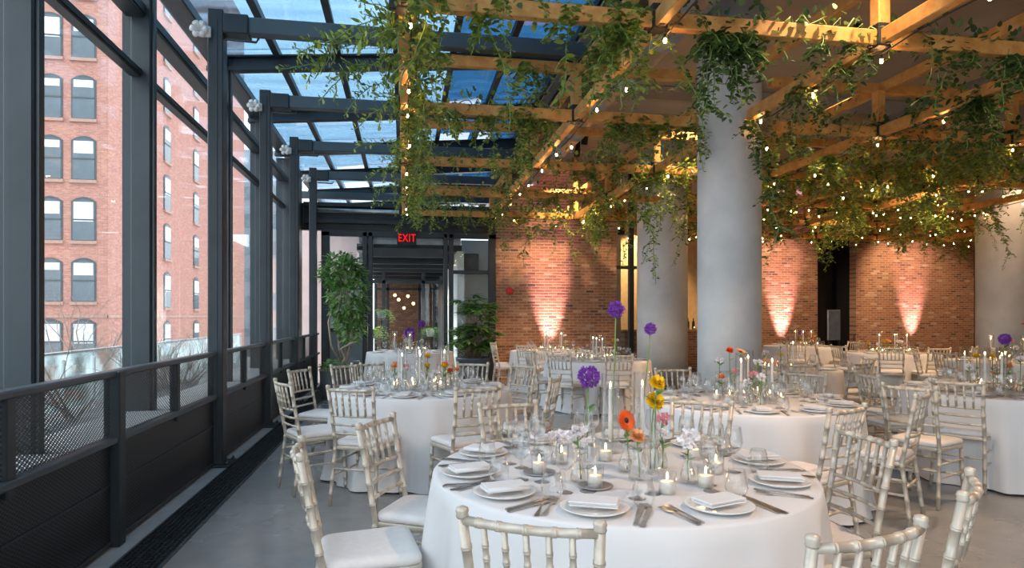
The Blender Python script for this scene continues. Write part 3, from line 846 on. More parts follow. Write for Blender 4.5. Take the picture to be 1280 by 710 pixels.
# outermost joist beside the glass roof
LG = 'bright ivy strand hanging from the outermost joist beside the glass roof'
for k in range(19): hang(vr.uniform(.02, .28), 4.0 + k * .46, vr.uniform(.35, .85), LG, 'ivy on the outermost joist')
for k in range(5): garl(.12, 4.6 + k * 1.8, PI / 2, 'bright leafy ivy garland lying along the outermost joist', 'garlands on the outermost joist')
for k, (y, L, a) in enumerate(((4.75, .8, 1.15), (5.0, 1.0, 1.2), (5.3, .85, 1.0), (5.7, .7, .9), (6.2, .6, .8), (4.5, .6, 1.0), (5.15, .7, .7))):
    hang(-.03, y, L, 'bright ivy spray reaching from the outermost joist toward the steel columns', 'ivy sprays beside the tie beams', ZB + .05, (0, a))
for y in (7.5, 8.6, 9.9, 11.3): hang(-.03, y, .6, 'small ivy spray reaching out from the farther outermost joist', 'farther ivy sprays', ZB + .03, (0, .9))
# between outermost joist and first inner joist
zone(11, .5, 2.1, 4.3, 4.5, .35, .9, 'ivy strand hanging from the nearest crosswise beam by the glass roof', 'ivy on the nearest crosswise beam')
zone(12, .3, 1.7, 6.5, 6.7, .3, .75, 'ivy strand hanging from the second crosswise beam by the glass roof', 'ivy on the second crosswise beam')
zone(10, 1.2, 1.9, 5, 8, .3, .8, 'ivy strand hanging beside the first inner joist', 'ivy beside the first inner joist', z=ZT)
zone(14, .3, 1.7, 8.7, 13.2, .3, .8, 'ivy strand hanging from the far crosswise beams by the glass roof', 'ivy on the far crosswise beams')
for y in (4.37, 6.6, 8.8, 11, 13.2): garl(.95, y, 0, 'leafy ivy garland wound on a crosswise beam by the glass roof', 'garlands near the glass roof')
# middle cells
zone(18, 2.1, 3.2, 6.4, 6.8, .3, .6, 'dense ivy strand hanging beside the near concrete column', 'ivy beside the near column')
for x in (2.3, 2.9): garl(x, 6.58, 0, 'thick ivy garland bunched on the beam before the near column', 'garlands before the near column')
zone(12, 2.0, 5.2, 8.6, 9.0, .4, .9, 'ivy strand hanging from the beam between the two concrete columns', 'ivy between the columns')
zone(24, 1.9, 4.6, 10.8, 13.3, .5, 1.3, 'long ivy strand hanging in front of the brick wall by the exit', 'ivy before the exit brick wall')
for x in (2.3, 3.4, 4.3):
    for y in (8.8, 11, 13.2): garl(x, y, 0, 'leafy ivy garland on a crosswise beam before the exit brick wall', 'garlands before the exit brick wall')
for u, L in ((803, 1.75), (808, 1.1), (822, 1.0), (829, 1.45), (845, .9), (856, 1.5), (851, 1.1), (797, 1.5), (838, .7)):
    x, y = snap(*on(u, 212, 3.55), True); hang(x, y, L, 'ivy strand trailing down in front of the middle concrete column', 'ivy before the middle column')
# leaves coloured dark as if backlit, in front of the near column
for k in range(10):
    x, y = snap(*on(878 + 6.8 * k, 48 + .3 * k, 3.58), True); hang(x, y, vr.uniform(.3, .85), 'dark ivy strand hanging across the top of the near column', 'dark ivy on the near column', mat='leaf_shaded')
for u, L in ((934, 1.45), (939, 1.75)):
    x, y = snap(*on(u, 122, 3.55), True); hang(x, y, L, 'longest thin dark ivy strand down the edge of the near column', 'long thin strands on the near column', mat='leaf_shaded')
for x in (2.75,): garl(x, 4.37, 0, 'dark ivy garland lying on the nearest beam before the near column', 'dark garlands before the near column', mat='leaf_shaded')
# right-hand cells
zone(9, 3.7, 4.4, 4.4, 6.4, .3, .7, 'dark ivy strand hanging beside the second inner joist past the near column', 'dark ivy past the near column', mat='leaf_shaded')
zone(22, 4.6, 6.6, 4.3, 5.4, .3, .7, 'dark ivy strand in the big clump at the upper corner of the timber grid', 'dark ivy of the upper corner clump', mat='leaf_shaded')
for x, y in ((4.6, 4.4), (5.4, 5.2), (6.1, 4.4), (7.0, 5.5), (5.0, 6.58), (6.2, 6.58), (7.6, 6.6)): garl(x, y, 0 if x != 5.4 and x != 7.0 else PI / 2, 'dark ivy garland heaped on the timber beams past the near column', 'dark garlands past the near column', mat='leaf_shaded')
zone(28, 4.8, 8.2, 6.4, 8.9, .3, .9, 'ivy strand hanging in the thick clump past the near column', 'ivy clump past the near column')
zone(54, 5.2, 11.5, 8.7, 13.3, .4, 1.1, 'ivy strand in the dense far canopy before the brick walls', 'ivy in the far canopy')
zone(22, 8, 17, 12, 15.4, .4, 1.0, 'ivy strand in the farthest canopy before the wide brick wall', 'ivy in the farthest canopy')
for x in (5.0, 6.3, 7.8, 9.4, 11, 13):
    for y in (8.8, 11, 13.2): garl(x + vr.uniform(-.3, .3), y, 0, 'leafy ivy garland on the far beams before the brick walls', 'garlands in the far canopy', sc=1.15); garl(x + vr.uniform(-.3, .9), y - .9, PI / 2, 'leafy ivy garland along the far joists before the brick walls', 'garlands on the far joists', sc=1.2)
for x in (6.2, 7.2, 8.4): garl(x, 7.6, PI / 2, 'leafy ivy garland along the joists past the near column', 'garlands on joists past the near column', sc=1.2)
for x in (7.5, 9, 10.5, 12, 14, 16): garl(x, 15.4, 0, 'leafy ivy garland on the farthest beam before the wide brick wall', 'garlands on the farthest beam', sc=1.2)
for u, L in ((1049, 1.25), (1053, .9), (1068, .75)):
    x, y = snap(*on(u, 272, 3.5), True); hang(x, y, L, 'ivy strand hanging in front of the black doorway', 'ivy before the black doorway')
for u, L in ((1232, 1.0), (1237, 1.35), (1241, .8), (1274, 1.5), (1279, 1.1)):
    x, y = snap(*on(u, 262, 3.5), True); hang(x, y, L, 'ivy strand trailing in front of the far-side concrete column', 'ivy before the far-side column')
# ================================================================== CHAIRS
def rings(m, p, q, r, ts, n=8):
    """a turned bamboo-style stick between p and q (or along a list) with raised nodes"""
    pts = [Vector(a) for a in p] if q is None else [Vector(p), Vector(q)]
    seg = [(b - a).length for a, b in zip(pts, pts[1:])]; tot = sum(seg)
    def at(t):
        s = max(0, min(1, t)) * tot
        for a, b, l in zip(pts, pts[1:], seg):
            if s <= l + 1e-9: return a.lerp(b, s / l if l else 0)
            s -= l
        return pts[-1]
    acc, ks = 0, [(0, r), (1, r)]
    for l in seg[:-1]: acc += l; ks.append((acc / tot, r))
    for t in ts:
        e = .007 / tot
        ks += [(t - e, r), (t - e * .8, r * 1.16), (t - e * .15, r * 1.16), (t, r * 1.04), (t + e * .15, r * 1.16), (t + e * .8, r * 1.16), (t + e, r)]
    ks.sort()
    m.tube([at(t) for t, _ in ks], [x for _, x in ks], n); return m
def rounded(w0, w1, d0, d1, n=6, rc=.06):
    """rounded trapezoid outline: rear width w0 at y=d0, front width w1 at y=d1"""
    c = [(-w0 / 2, d0), (w0 / 2, d0), (w1 / 2, d1), (-w1 / 2, d1)]; out = []
    for i in range(4):
        p, a, b = Vector(c[i]), Vector(c[i - 1]), Vector(c[(i + 1) % 4])
        u, v = (a - p).normalized() * rc, (b - p).normalized() * rc
        for k in range(n + 1):
            t = k / n; out.append(tuple(p + u * (1 - t) ** 2 + v * t ** 2))
    return out
def slabz(poly, zs):
    """stacked, scaled outlines -> soft slab; zs = [(z, shrink)]"""
    m = MB(); n = len(poly); vs, fs = [], []
    for z, s in zs: vs += [(x * (1 - s / .2), y * (1 - s / .2), z) for x, y in poly]
    for i in range(len(zs) - 1):
        for k in range(n): fs.append((i * n + k, i * n + (k + 1) % n, (i + 1) * n + (k + 1) % n, (i + 1) * n + k))
    fs.append(tuple(range(n))[::-1]); fs.append(tuple((len(zs) - 1) * n + k for k in range(n)))
    m.add(vs, fs, True); return m
def rail_pts(z, half, y0, bow, n=8): return [(half * (2 * k / n - 1), y0 - bow * (1 - (2 * k / n - 1) ** 2), z) for k in range(n + 1)]
BY = lambda z: -.185 - (z - .45) * .19 if z > .45 else -.185 - (.45 - z) * .13
def chair_parts(root, full):
    C = M['chair']
    def post(s): return rings(MB(), [(s * .192, BY(0), 0), (s * .178, BY(.45), .45), (s * .178, BY(.7), .70), (s * .19, BY(.9), .905)], None, .0148, (.1, .22, .36, .47, .59, .70, .80, .9)).lathe([(.0155, 0), (.0185, .006), (.0165, .012), (.019, .02), (.0165, .028), (.008, .032), (0, .033)], 10, (s * .19, BY(.9), .9))
    seat = slabz(rounded(.37, .42, -.2, .2), [(.425, .004), (.43, 0), (.45, 0), (.455, .004)])
    cush = slabz(rounded(.36, .41, -.19, .195), [(.455, .004), (.462, -.004), (.478, -.005), (.492, .004), (.500, .03)])
    top = rings(MB(), rail_pts(.895, .188, BY(.895), .03), None, .0135, (.14, .3, .5, .7, .86))
    rz = [(.695, .03), (.625, .025), (.555, .018)]
    if full:
        seat.build('seat', C, root); cush.build('cushion', M['cushion'], root)
        for s in (-1, 1): post(s).build('back_post', C, root)
        for s in (-1, 1): rings(MB(), (s * .185, .175, .43), (s * .195, .195, 0), .0155, (.18, .38, .58, .78, .93)).build('leg', C, root)
        top.build('top_rail', C, root)
        for z, b in rz: rings(MB(), rail_pts(z, .18, BY(z), b), None, .0095, (.25, .5, .75)).build('back_rail', C, root)
        for k in range(5):
            x = -.118 + .059 * k; f = 1 - (x / .188) ** 2
            rings(MB(), (x, BY(.7) - .03 * f, .695), (x * 1.03, BY(.895) - .03 * f, .895), .0092, (.3, .5, .7)).build('spindle', C, root)
        for s in (-1, 1):
            for z in (.33, .23): rings(MB(), (s * .188, BY(z), z), (s * .19, .183, z), .009, (.3, .7)).build('stretcher', C, root)
        for y, z in ((.182, .3), (.19, .2), (BY(.28), .28)): rings(MB(), (-.187, y, z), (.187, y, z), .009, (.3, .7)).build('stretcher', C, root)
    else:
        m = MB(); m.merge(seat)
        for s in (-1, 1):
            rings(m, (s * .185, .175, .43), (s * .195, .195, 0), .0155, (.3, .7), 6)
            m.tube([(s * .188, BY(.28), .28), (s * .19, .183, .28)], .009, 5)
        m.tube([(-.187, .182, .3), (.187, .182, .3)], .009, 5)
        m.build('frame', C, root); cush.build('cushion', M['cushion'], root)
        b = MB(); b.merge(post(-1)); b.merge(post(1)); b.merge(top)
        for z, bo in rz: b.tube(rail_pts(z, .18, BY(z), bo, 6), .0095, 5)
        for k in range(5):
            x = -.118 + .059 * k; f = 1 - (x / .188) ** 2
            b.tube([(x, BY(.7) - .03 * f, .695), (x * 1.03, BY(.895) - .03 * f, .895)], .0092, 5)
        b.build('backrest', C, root)
    return root
near0 = kids(chair_parts(empty('chiavari_chair'), True)); far0 = kids(chair_parts(empty('chiavari_chair'), False))
used = set()
def chair(bx, by, fx, fy, label, group, far=False):
    """backrest centre on the floor plan, and the way it faces"""
    l = math.hypot(fx, fy); fx, fy = fx / l, fy / l
    p = far0 if far else near0
    o = p if p.name not in used else copy_tree(p)
    used.add(p.name)
    o.location = (bx + fx * .25, by + fy * .25, 0); o.rotation_euler = (0, 0, math.atan2(-fx, fy))
    tag(o, label, 'chair', group)
CC = 'champagne ballroom chair '
G1, G2, G3, G4 = 'chairs around the nearest table', 'chairs around the glass-wall table', 'chairs around the table before the near column', 'chairs around the table at the picture edge'
for a in (
    (-.395, 2.73, .99, .14, CC + 'seen edge-on, cropped by the lower picture edge on the window side', G1),
    (-.12, 3.37, 1.08, -.5, CC + 'with tilted-looking back on the window side of the nearest table', G1),
    (.335, 1.68, .55, 1.05, CC + 'in front, its top rail crossing the nearest white cloth', G1),
    (1.143, 1.45, -.22, .97, CC + 'with only back showing at the lower edge under the right seat setting', G1),
    (1.77, 1.80, -.68, .75, CC + 'seen along its side, alone before empty floor at the lower right', G1),
    (2.04, 2.6, -1, .05, CC + 'with large slanting back touching the nearest table on the column side', G1),
    (1.85, 3.80, -.68, -.73, CC + 'facing the camera across the nearest table, beside yellow flowers', G1),
    (.64, 3.88, .27, -.96, CC + 'tucked in at the far window-side rim of the nearest table', G1),
    (-.39, 4.98, .56, 1.19, CC + 'with back to the camera at the window-side front of the second table', G2),
    (.55, 4.84, -.36, .93, CC + 'with broad back to the camera, front of the glass-wall table', G2),
    (-.97, 5.54, .88, .48, CC + 'in profile beside the railing, nearer of two', G2),
    (-1.03, 6.77, .9, -.4, CC + 'beside the railing, farther of two, seat toward the glass-wall table', G2),
    (-.62, 7.3, .8, -1.0, CC + 'at the back of the glass-wall table by the succulent planter', G2),
    (-.40, 7.5, .55, -1.2, CC + 'at the back of the glass-wall table below the leafy indoor tree', G2),
    (.77, 7.33, -.58, -1.13, CC + 'at the back of the glass-wall table below the palm planter', G2),
    (1.3, 5.52, -1.1, .55, CC + 'side-on at the inner side of the glass-wall table, nearer of two', G2),
    (1.28, 6.92, -1.09, -.7, CC + 'at the inner side of the glass-wall table, farther of two', G2),
    (2.57, 3.41, -.4, .91, CC + 'with pinkish seat between the nearest table and the table before the column', G3),
    (3.54, 3.93, -.6, .8, CC + 'in side view with pinkish seat on bare floor behind the slanting chair', G3),
    (3.74, 5.52, -.95, -.7, CC + 'facing the camera behind the glassware of the table before the column', G3),
    (2.72, 6.18, .02, -1, CC + 'tucked behind the table before the near column', G3),
    (4.56, 4.66, .86, .51, CC + 'whole and upright with pale seat at the front of the picture-edge table', G4),
    (3.86, 4.37, 1.7, .78, CC + 'pulled well back from the picture-edge table, seen three-quarter', G4),
    (4.3, 5.36, 1.16, -.2, CC + 'at the aisle side of the picture-edge table, behind the pulled-back one', G4),
    (4.86, 6.13, .6, -1, CC + 'at the back of the picture-edge table facing the camera', G4),
): chair(*a)
FARC = [
    (2.2, 8.95, .88, .98, 'with back to the camera before the bluish white cloth'), (2.98, 8.63, .1, 1, 'behind the tall alliums, with back to the bluish white cloth'),
    (1.93, 9.75, 1, .15, 'at the aisle side of the bluish white table'), (2.45, 11.02, .5, -.95, 'between the two tables by the exit brick wall'), (3.55, 11.1, -.4, -1, 'half hidden behind the middle column'),
    (1.85, 13.2, 1, -.45, 'against the exit brick wall, nearest the palm'), (1.75, 12.45, 1, .1, 'second from the palm along the exit brick wall'), (2.25, 11.75, .6, .8, 'third from the palm near the exit brick wall'),
    (4.42, 6.62, .35, 1, 'directly past the near column with back to the camera'), (5.25, 6.7, -.35, 1.1, 'second past the near column with back to the camera'), (6.0, 7.5, -1, .2, 'at the aisle side of the small table past the near column'),
    (8.0, 10.75, 1, .05, 'before the black doorway, nearer the candles'), (8.15, 11.6, .9, -.6, 'before the black doorway, second'), (8.36, 9.88, .7, .8, 'first in the row fronting the candlelit table'),
    (9.02, 9.58, .15, 1, 'second in the row fronting the candlelit table'), (9.95, 9.82, -.6, .9, 'third in the row fronting the candlelit table'), (8.45, 12.75, .75, .95, 'at the far table beside the framed mirror'),
    (9.6, 12.45, -.3, 1, 'between the candlelit table and the far table'), (7.98, 8.35, 1, .08, 'aisle side of the table by the far-side column'), (8.45, 9.42, .7, -.9, 'back corner of the table by the far-side column')]
for x, y, fx, fy, l in FARC: chair(x, y, fx, fy, CC + l, 'far chairs around the back tables', True)

# ================================================================== TABLES
TB = {1: (.962, 2.79), 2: (.173, 6.17), 3: (2.77, 4.84), 4: (5.5, 5.1), 5: (.12, 12.75), 6: (3.08, 9.93), 7: (2.95, 12.65), 8: (4.84, 7.83), 9: (9.17, 10.85), 10: (9.25, 13.75), 11: (9.2, 8.46)}
TN = {1: 'the nearest table', 2: 'the glass-wall table', 3: 'the table before the near column', 4: 'the picture-edge table', 5: 'the table before the exit door', 6: 'the bluish white table behind the alliums',
      7: 'the table against the exit brick wall', 8: 'the small-looking table past the near column', 9: 'the candlelit table before the wide brick wall', 10: 'the far table by the black doorway', 11: 'the table by the far-side column'}
TL = {1: 'large round table under white floor-length cloth, nearest the camera', 2: 'round white-clothed table beside the railing and glass wall', 3: 'round white-clothed table in front of the tall near column',
      4: 'round white-clothed table cut off by the picture edge', 5: 'round white-clothed table in front of the exit doorway', 6: 'round table with bluish white cloth behind the tall purple alliums', 7: 'round white-clothed table closest to the brick wall with red alarm',
      8: 'round white-clothed table just past the near column, mostly hidden', 9: 'round candlelit table in front of the wide brick wall', 10: 'far round table before the uplit brick and black doorway', 11: 'round white-clothed table by the far-side column'}
TR, TZ = .84, .765
def cloth(seed, na=144):
    r = random.Random(seed); m = MB(); vs, fs = [], []
    fr = [(r.choice((9, 11, 13)), r.uniform(0, 6.28), .5), (r.choice((17, 19, 21)), r.uniform(0, 6.28), .35), (r.choice((29, 31)), r.uniform(0, 6.28), .15)]
    prof = [(0, TZ)] + [(TR * t, TZ) for t in (.35, .7, .9, .97)] + [(TR - .006, TZ - .002), (TR, TZ - .009)]
    nt = len(prof)
    hang = [k / 12 for k in range(1, 13)]
    for rr, z in prof[1:]:
        for k in range(na):
            a = 2 * PI * k / na; vs.append((rr * math.cos(a), rr * math.sin(a), z))
    for t in hang:
        for k in range(na):
            a = 2 * PI * k / na
            w_ = sum(c * math.cos(f * (a + .05 * t * math.sin(3 * a + p)) + p) for f, p, c in fr)
            rr = TR + .012 * t + t ** .75 * (.040 + .062 * w_) + (.02 * max(0, t - .88) / .12)
            vs.append((rr * math.cos(a), rr * math.sin(a), (TZ - .009) * (1 - t) + (.012 + .006 * math.sin(7 * a)) * t))
    rows = len(vs) // na
    c = len(vs); vs.append((0, 0, TZ))
    for k in range(na): fs.append((c, k, (k + 1) % na))
    for i in range(rows - 1):
        for k in range(na):
            k2 = (k + 1) % na; fs.append((i * na + k, (i + 1) * na + k, (i + 1) * na + k2, i * na + k2))
    return m.add(vs, fs, True)
for i, (x, y) in TB.items():
    t = empty('dining_table', (x, y, 0), i * .7); tag(t, TL[i], 'table', 'round dining tables')
    cloth(i).build('tablecloth', M['cloth'], t)
    MB().lathe([(0, .735), (TR - .02, .735), (TR - .02, .758), (0, .758)], 40).build('tabletop', M['wood'], t)
    m = MB().lathe([(.04, .02), (.04, .735)], 12)
    for k in range(4): a = k * PI / 2; m.bar((0, 0, .03), (.45 * math.cos(a), .45 * math.sin(a), .03), .05, .04)
    m.build('pedestal', M['steel'], t)

# ================================================================== TABLEWARE
protos = {}
def proto(key, fn):
    if key not in protos:
        o = fn(); kids(o); protos[key] = [o, False]
    o, u = protos[key]
    if not u: protos[key][1] = True; return o
    return copy_tree(o)
def put(key, fn, loc, rz, label, cat, group=None):
    o = proto(key, fn); o.location = loc; o.rotation_euler = (0, 0, rz)
    return tag(o, label, cat, group)
def thin(prof, t=.0014):
    """closed wall from an outer profile that runs bottom to rim"""
    return prof + [(max(r - t, .0004), z + (t if i == 0 else 0)) for i, (r, z) in reversed(list(enumerate(prof)))]
def f_plate():
    return MB().lathe([(0, .004), (.075, .003), (.079, 0), (.086, .002), (.107, .011), (.121, .017), (.123, .02), (.120, .021), (.103, .015), (.085, .0085), (.05, .0075), (0, .0075)], 40).build('dinner_plate', M['white'])
def f_napkin():
    m = MB()
    for k, (dx, dy) in enumerate(((0, 0), (.003, -.002), (-.002, .003))):
        m.bbox(-.048 + dx, .048 + dx, -.085 + dy, .085 + dy, k * .0062, k * .0062 + .0058, .0026)
    m.tube([(.049, -.084, .009), (.049, .084, .009)], .0088, 8)
    return m.build('napkin', M['cloth'])
def flat(pts, z0, z1, mb=None):
    mb = mb or MB(); n = len(pts)
    v = [(w_, y, z0 + h) for y, w_, h in pts] + [(-w_, y, z0 + h) for y, w_, h in reversed(pts)]
    v2 = [(x, y, z + (z1 - z0)) for x, y, z in v]; N = len(v); f = []
    for i in range(n - 1):
        f.append((i, i + 1, N - 2 - i, N - 1 - i)[::-1]); f.append((N + i, N + i + 1, 2 * N - 2 - i, 2 * N - 1 - i))
    for i in range(N): j = (i + 1) % N; f.append((i, j, N + j, N + i))
    return mb.add(v + v2, f, False)
def f_fork():
    m = flat([(-.1, .0075, 0), (-.095, .010, 0), (-.06, .0065, .002), (-.01, .0035, .005), (.03, .004, .006), (.045, .011, .004), (.055, .0125, .003)], .001, .0035)
    for k in range(4): m.bar((-.0105 + k * .007, .053, .0055), (-.0105 + k * .007, .1, .009), .0032, .0022)
    return m.build('fork', M['cutlery'])
def f_knife():
    m = flat([(-.115, .008, 0), (-.108, .0095, 0), (-.06, .007, .001), (-.025, .0065, .001), (-.02, .009, .001), (.06, .0105, .001), (.095, .0085, .001), (.115, .002, .001)], .001, .0042)
    return m.build('knife', M['cutlery'])
def f_wine():
    o = empty('wine_glass')
    MB().lathe(thin([(.004, .085), (.02, .092), (.034, .108), (.040, .132), (.039, .155), (.035, .18), (.031, .2)]), 20, closed=True).build('bowl', M['glass'], o)
    MB().lathe([(0, 0), (.033, 0), (.034, .002), (.016, .005), (.006, .012), (.0036, .03), (.0036, .07), (.007, .086), (0, .09)], 16).build('stem', M['glass'], o)
    return o
def f_tumbler():
    o = empty('stemless_glass')
    MB().lathe(thin([(.024, .003), (.036, .014), (.043, .035), (.042, .06), (.036, .088), (.031, .105)]), 20, closed=True).build('bowl', M['glass'], o)
    MB().lathe([(0, 0), (.025, 0), (.027, .003), (.02, .007), (0, .007)], 16).build('base', M['glass'], o)
    return o
def f_votive():
    o = empty('votive_candle')
    MB().lathe(thin([(.033, .0), (.034, .03), (.035, .085)], .0025), 20, closed=True).build('glass_holder', M['glass'], o)
    w_ = MB().lathe([(0, .003), (.029, .003), (.0295, .045), (.027, .049), (.02, .046), (0, .045)], 18).build('wax', M['wax'], o)
    flame(w_, .046); return o
def flame(o, z):
    m = MB().lathe([(.0008, z), (.0008, z + .012)], 5, mi=1); m.lathe([(0, z + .008), (.004, z + .013), (.0048, z + .018), (.003, z + .027), (.001, z + .036), (0, z + .038)], 8, mi=0)
    m.build('flame', [M['flame'], M['cord']], o)
def f_taper():
    o = empty('taper_candle')
    MB().lathe([(.035, 0), (.036, .006), (.014, .012), (.009, .03), (.012, .05), (.0145, .055), (.0145, .07), (0, .07)], 16).build('candlestick', M['glass'], o)
    w_ = MB().lathe([(.011, .06), (.0105, .2), (.0095, .315), (.006, .322), (0, .32)], 12).build('candle', M['wax'], o)
    flame(w_, .318); return o
def f_hurricane():
    return MB().lathe(thin([(.044, 0), (.045, .01), (.045, .40)], .002), 22, closed=True).build('hurricane_glass', M['glass'])
def f_bud():
    o = empty('bud_vase')
    MB().lathe(thin([(.034, .0), (.036, .01), (.030, .045), (.016, .08), (.0135, .10), (.0165, .125)]), 18, closed=True).build('body', M['glass'], o)
    MB().lathe([(0, .0035), (.031, .0035), (.0325, .012), (.0275, .044), (.0245, .054), (0, .054)], 16).build('water', M['glass'], o)
    return o
def f_tall():
    return MB().lathe(thin([(.026, .0), (.028, .01), (.028, .13), (.018, .17), (.013, .2), (.016, .245)]), 16, closed=True).build('tall_bottle_vase', M['glass'])
def f_saucer():
    return MB().lathe([(0, 0), (.05, 0), (.068, .006), (.072, .010), (.068, .010), (.05, .004), (0, .004)], 26).build('saucer', M['galv'])

# flowers -------------------------------------------------------------
def stem_mb(top, z0=.02, lean=(0, 0), leaves=0, seed=0):
    m = MB(); r = random.Random(seed); pts = []
    for k in range(7):
        t = k / 6; pts.append((lean[0] * t + .012 * math.sin(2.2 * t + seed), lean[1] * t, z0 + (top - z0) * t))
    off = .012 * math.sin(2.2 + seed); pts = [(x - off * (k / 6) , y, z) for k, (x, y, z) in enumerate(pts)]
    m.tube(pts, .0035, 6)
    for k in range(leaves):
        t = r.uniform(.5, .92); p = Vector((lean[0] * t, lean[1] * t, z0 + (top - z0) * t)); a = r.uniform(0, 6.28)
        lm = MB(); leaf(lm, p, Vector((math.cos(a), math.sin(a), .5)), Vector((0, 0, 1)), r.uniform(.04, .075), .026); m.merge(lm, mi=1)
    return m
def bloom(kind, r0, seed=0):
    """petal cluster round the origin"""
    r = random.Random(seed); m = MB()
    def petal(p, d, l, w_, up=None): leaf(m, Vector(p), Vector(d), up or Vector((r.uniform(-1, 1), r.uniform(-1, 1), r.uniform(-1, 1))), l, w_)
    if kind == 'allium':
        n = 190
        for k in range(n):
            z = 1 - 2 * (k + .5) / n; a = k * 2.39996; q = math.sqrt(1 - z * z); d = Vector((q * math.cos(a), q * math.sin(a), z))
            c = d * r0 * r.uniform(.6, .95)
            for _ in range(4):
                e = (d + Vector((r.uniform(-1, 1), r.uniform(-1, 1), r.uniform(-1, 1))) * .8).normalized(); petal(c, e, r0 * .36, r0 * .12)
        m.ball((0, 0, 0), r0 * .4, 10, 6)
    elif kind == 'gerbera':
        for ring, (n, l, ti) in enumerate(((26, 1, .12), (24, .85, .3), (18, .55, .5))):
            for k in range(n):
                a = 2 * PI * (k + ring * .5) / n; d = Vector((math.cos(a), math.sin(a), ti)); petal(d * r0 * .18, d, r0 * l * .85, r0 * .23, Vector((0, 0, 1)))
        m.ball((0, 0, .004), r0 * .26, 12, 6, (1, 1, .5), 1)
    elif kind == 'ranunculus':
        for ring in range(5):
            n = 6 + ring * 2; ti = 1.6 - ring * .42
            for k in range(n):
                a = 2 * PI * (k + ring * .5) / n; d = Vector((math.cos(a), math.sin(a), ti)); petal(d * r0 * .15, d, r0 * .95, r0 * .62, Vector((math.cos(a), math.sin(a), -.4)))
    else:
        for _ in range(18):
            d = Vector((r.uniform(-1, 1), r.uniform(-1, 1), r.uniform(-.5, 1))).normalized(); c = d * r0 * r.uniform(.35, .85)
            for k in range(6):
                e = (d + Vector((r.uniform(-1, 1), r.uniform(-1, 1), r.uniform(-1, 1)))).normalized(); petal(c, e, r0 * .5, r0 * .42)
            m.ball(tuple(c), r0 * .13, 6, 4)
    return m
def f_flower(name, kind, mat, top, r0, lean=(0, 0), leaves=0, seed=0, tilt=0, center='black'):
    def fn():
        o = empty(name)
        stem_mb(top, .012, lean, leaves, seed).build('stem', [M['stem'], M['leaf_tree']], o)
        b = bloom(kind, r0, seed).build('bloom', [M[mat], M[center]], o)
        b.location = (lean[0], lean[1], top); b.rotation_euler = (tilt, 0, .4)
        return o
    return fn
fcount = [0]
def flower(p, name, kind, mat, top, r0, label, lean=(0, 0), leaves=0, tilt=0, group=None, shared=None, rz=0):
    fcount[0] += 1
    key = shared or ('f', fcount[0])
    return put(key, f_flower(name, kind, mat, top, r0, lean, leaves, fcount[0], tilt), p, rz, label, 'flower', group)

def polar(i, az, r):
    """point on table i: az measured from the side facing the camera, positive toward the glass wall"""
    a = R(az); vx, vy = -math.sin(a), -math.cos(a)
    x, y = vx * CA + vy * SA, -vx * SA + vy * CA
    return TB[i][0] + r * x, TB[i][1] + r * y
def setting(i, az, names, n_cut=4, nap_rot=0):
    """plate, napkin, cutlery and glasses for one guest"""
    pl, gr = names
    x, y = polar(i, az, .68); cx, cy = TB[i]
    rz = math.atan2(-(cx - x), cy - y)          # local +y looks to the centre
    f = Vector((math.cos(rz), math.sin(rz), 0)); b = Vector((-math.sin(rz), math.cos(rz), 0)); p = Vector((x, y, TZ + .0005))
    put('plate', f_plate, p, 0, 'white dinner plate ' + pl, 'plate', gr and 'plates ' + gr)
    put('napkin', f_napkin, p + Vector((0, 0, .0235)), rz + nap_rot, 'folded white napkin on the plate ' + pl, 'napkin', gr and 'napkins ' + gr)
    if n_cut >= 1: put('fork', f_fork, p - f * .16 - b * .01, rz, 'silver dinner fork, inner of its pair, ' + pl, 'fork', gr and 'forks ' + gr)
    if n_cut >= 2: put('knife', f_knife, p + f * .155 - b * .01, rz, 'silver knife, inner of its pair, ' + pl, 'knife', gr and 'knives ' + gr)
    if n_cut >= 3: put('fork', f_fork, p - f * .188 - b * .022, rz + .06, 'silver fork, outer of its pair, ' + pl, 'fork', gr and 'forks ' + gr)
    if n_cut >= 4: put('knife', f_knife, p + f * .182 - b * .02, rz - .05, 'silver knife, outer of its pair, ' + pl, 'knife', gr and 'knives ' + gr)
    gx, gy = polar(i, az - 15, .5); put('wine', f_wine, (gx, gy, TZ), 0, 'clear wine glass ' + pl, 'glass', gr and 'wine glasses ' + gr)
    gx, gy = polar(i, az - 24, .44); put('wine', f_wine, (gx, gy, TZ), 0, 'second clear wine glass, nearer the centre, ' + pl, 'glass', gr and 'wine glasses ' + gr)
    gx, gy = polar(i, az - 15.5, .605); put('tumbler', f_tumbler, (gx, gy, TZ), 0, 'rounded stemless water glass ' + pl, 'glass', gr and 'water glasses ' + gr)
SEATS = [(78.6, 'at the window-side seat of the nearest table', .25), (48.9, 'second from the window side on the nearest table', -.35), (16.4, 'behind the front chair rail, nearest table', PI / 2 + .05), (-22, 'above the cropped chair rail, nearest table', PI / 2 + .1), (-64.7, 'beside the slanting chair on the nearest table', .2),
         (-98, 'past the slanting chair on the nearest table', 0), (-135, 'beyond the yellow flowers, nearest table', 0), (-172, 'behind the alliums, nearest table', 0), (150, 'before the tucked-in far chair on the nearest table', 0), (113, 'far window side of the nearest table', 0)]
for az, l, nr in SEATS: setting(1, az, (l, None), 4, nr)
for i, off in ((2, 5), (3, 12), (4, 20)):
    for k in range(10): setting(i, off + 36 * k, ('laid out on ' + TN[i], 'on ' + TN[i]), 2 if i < 4 else 2)

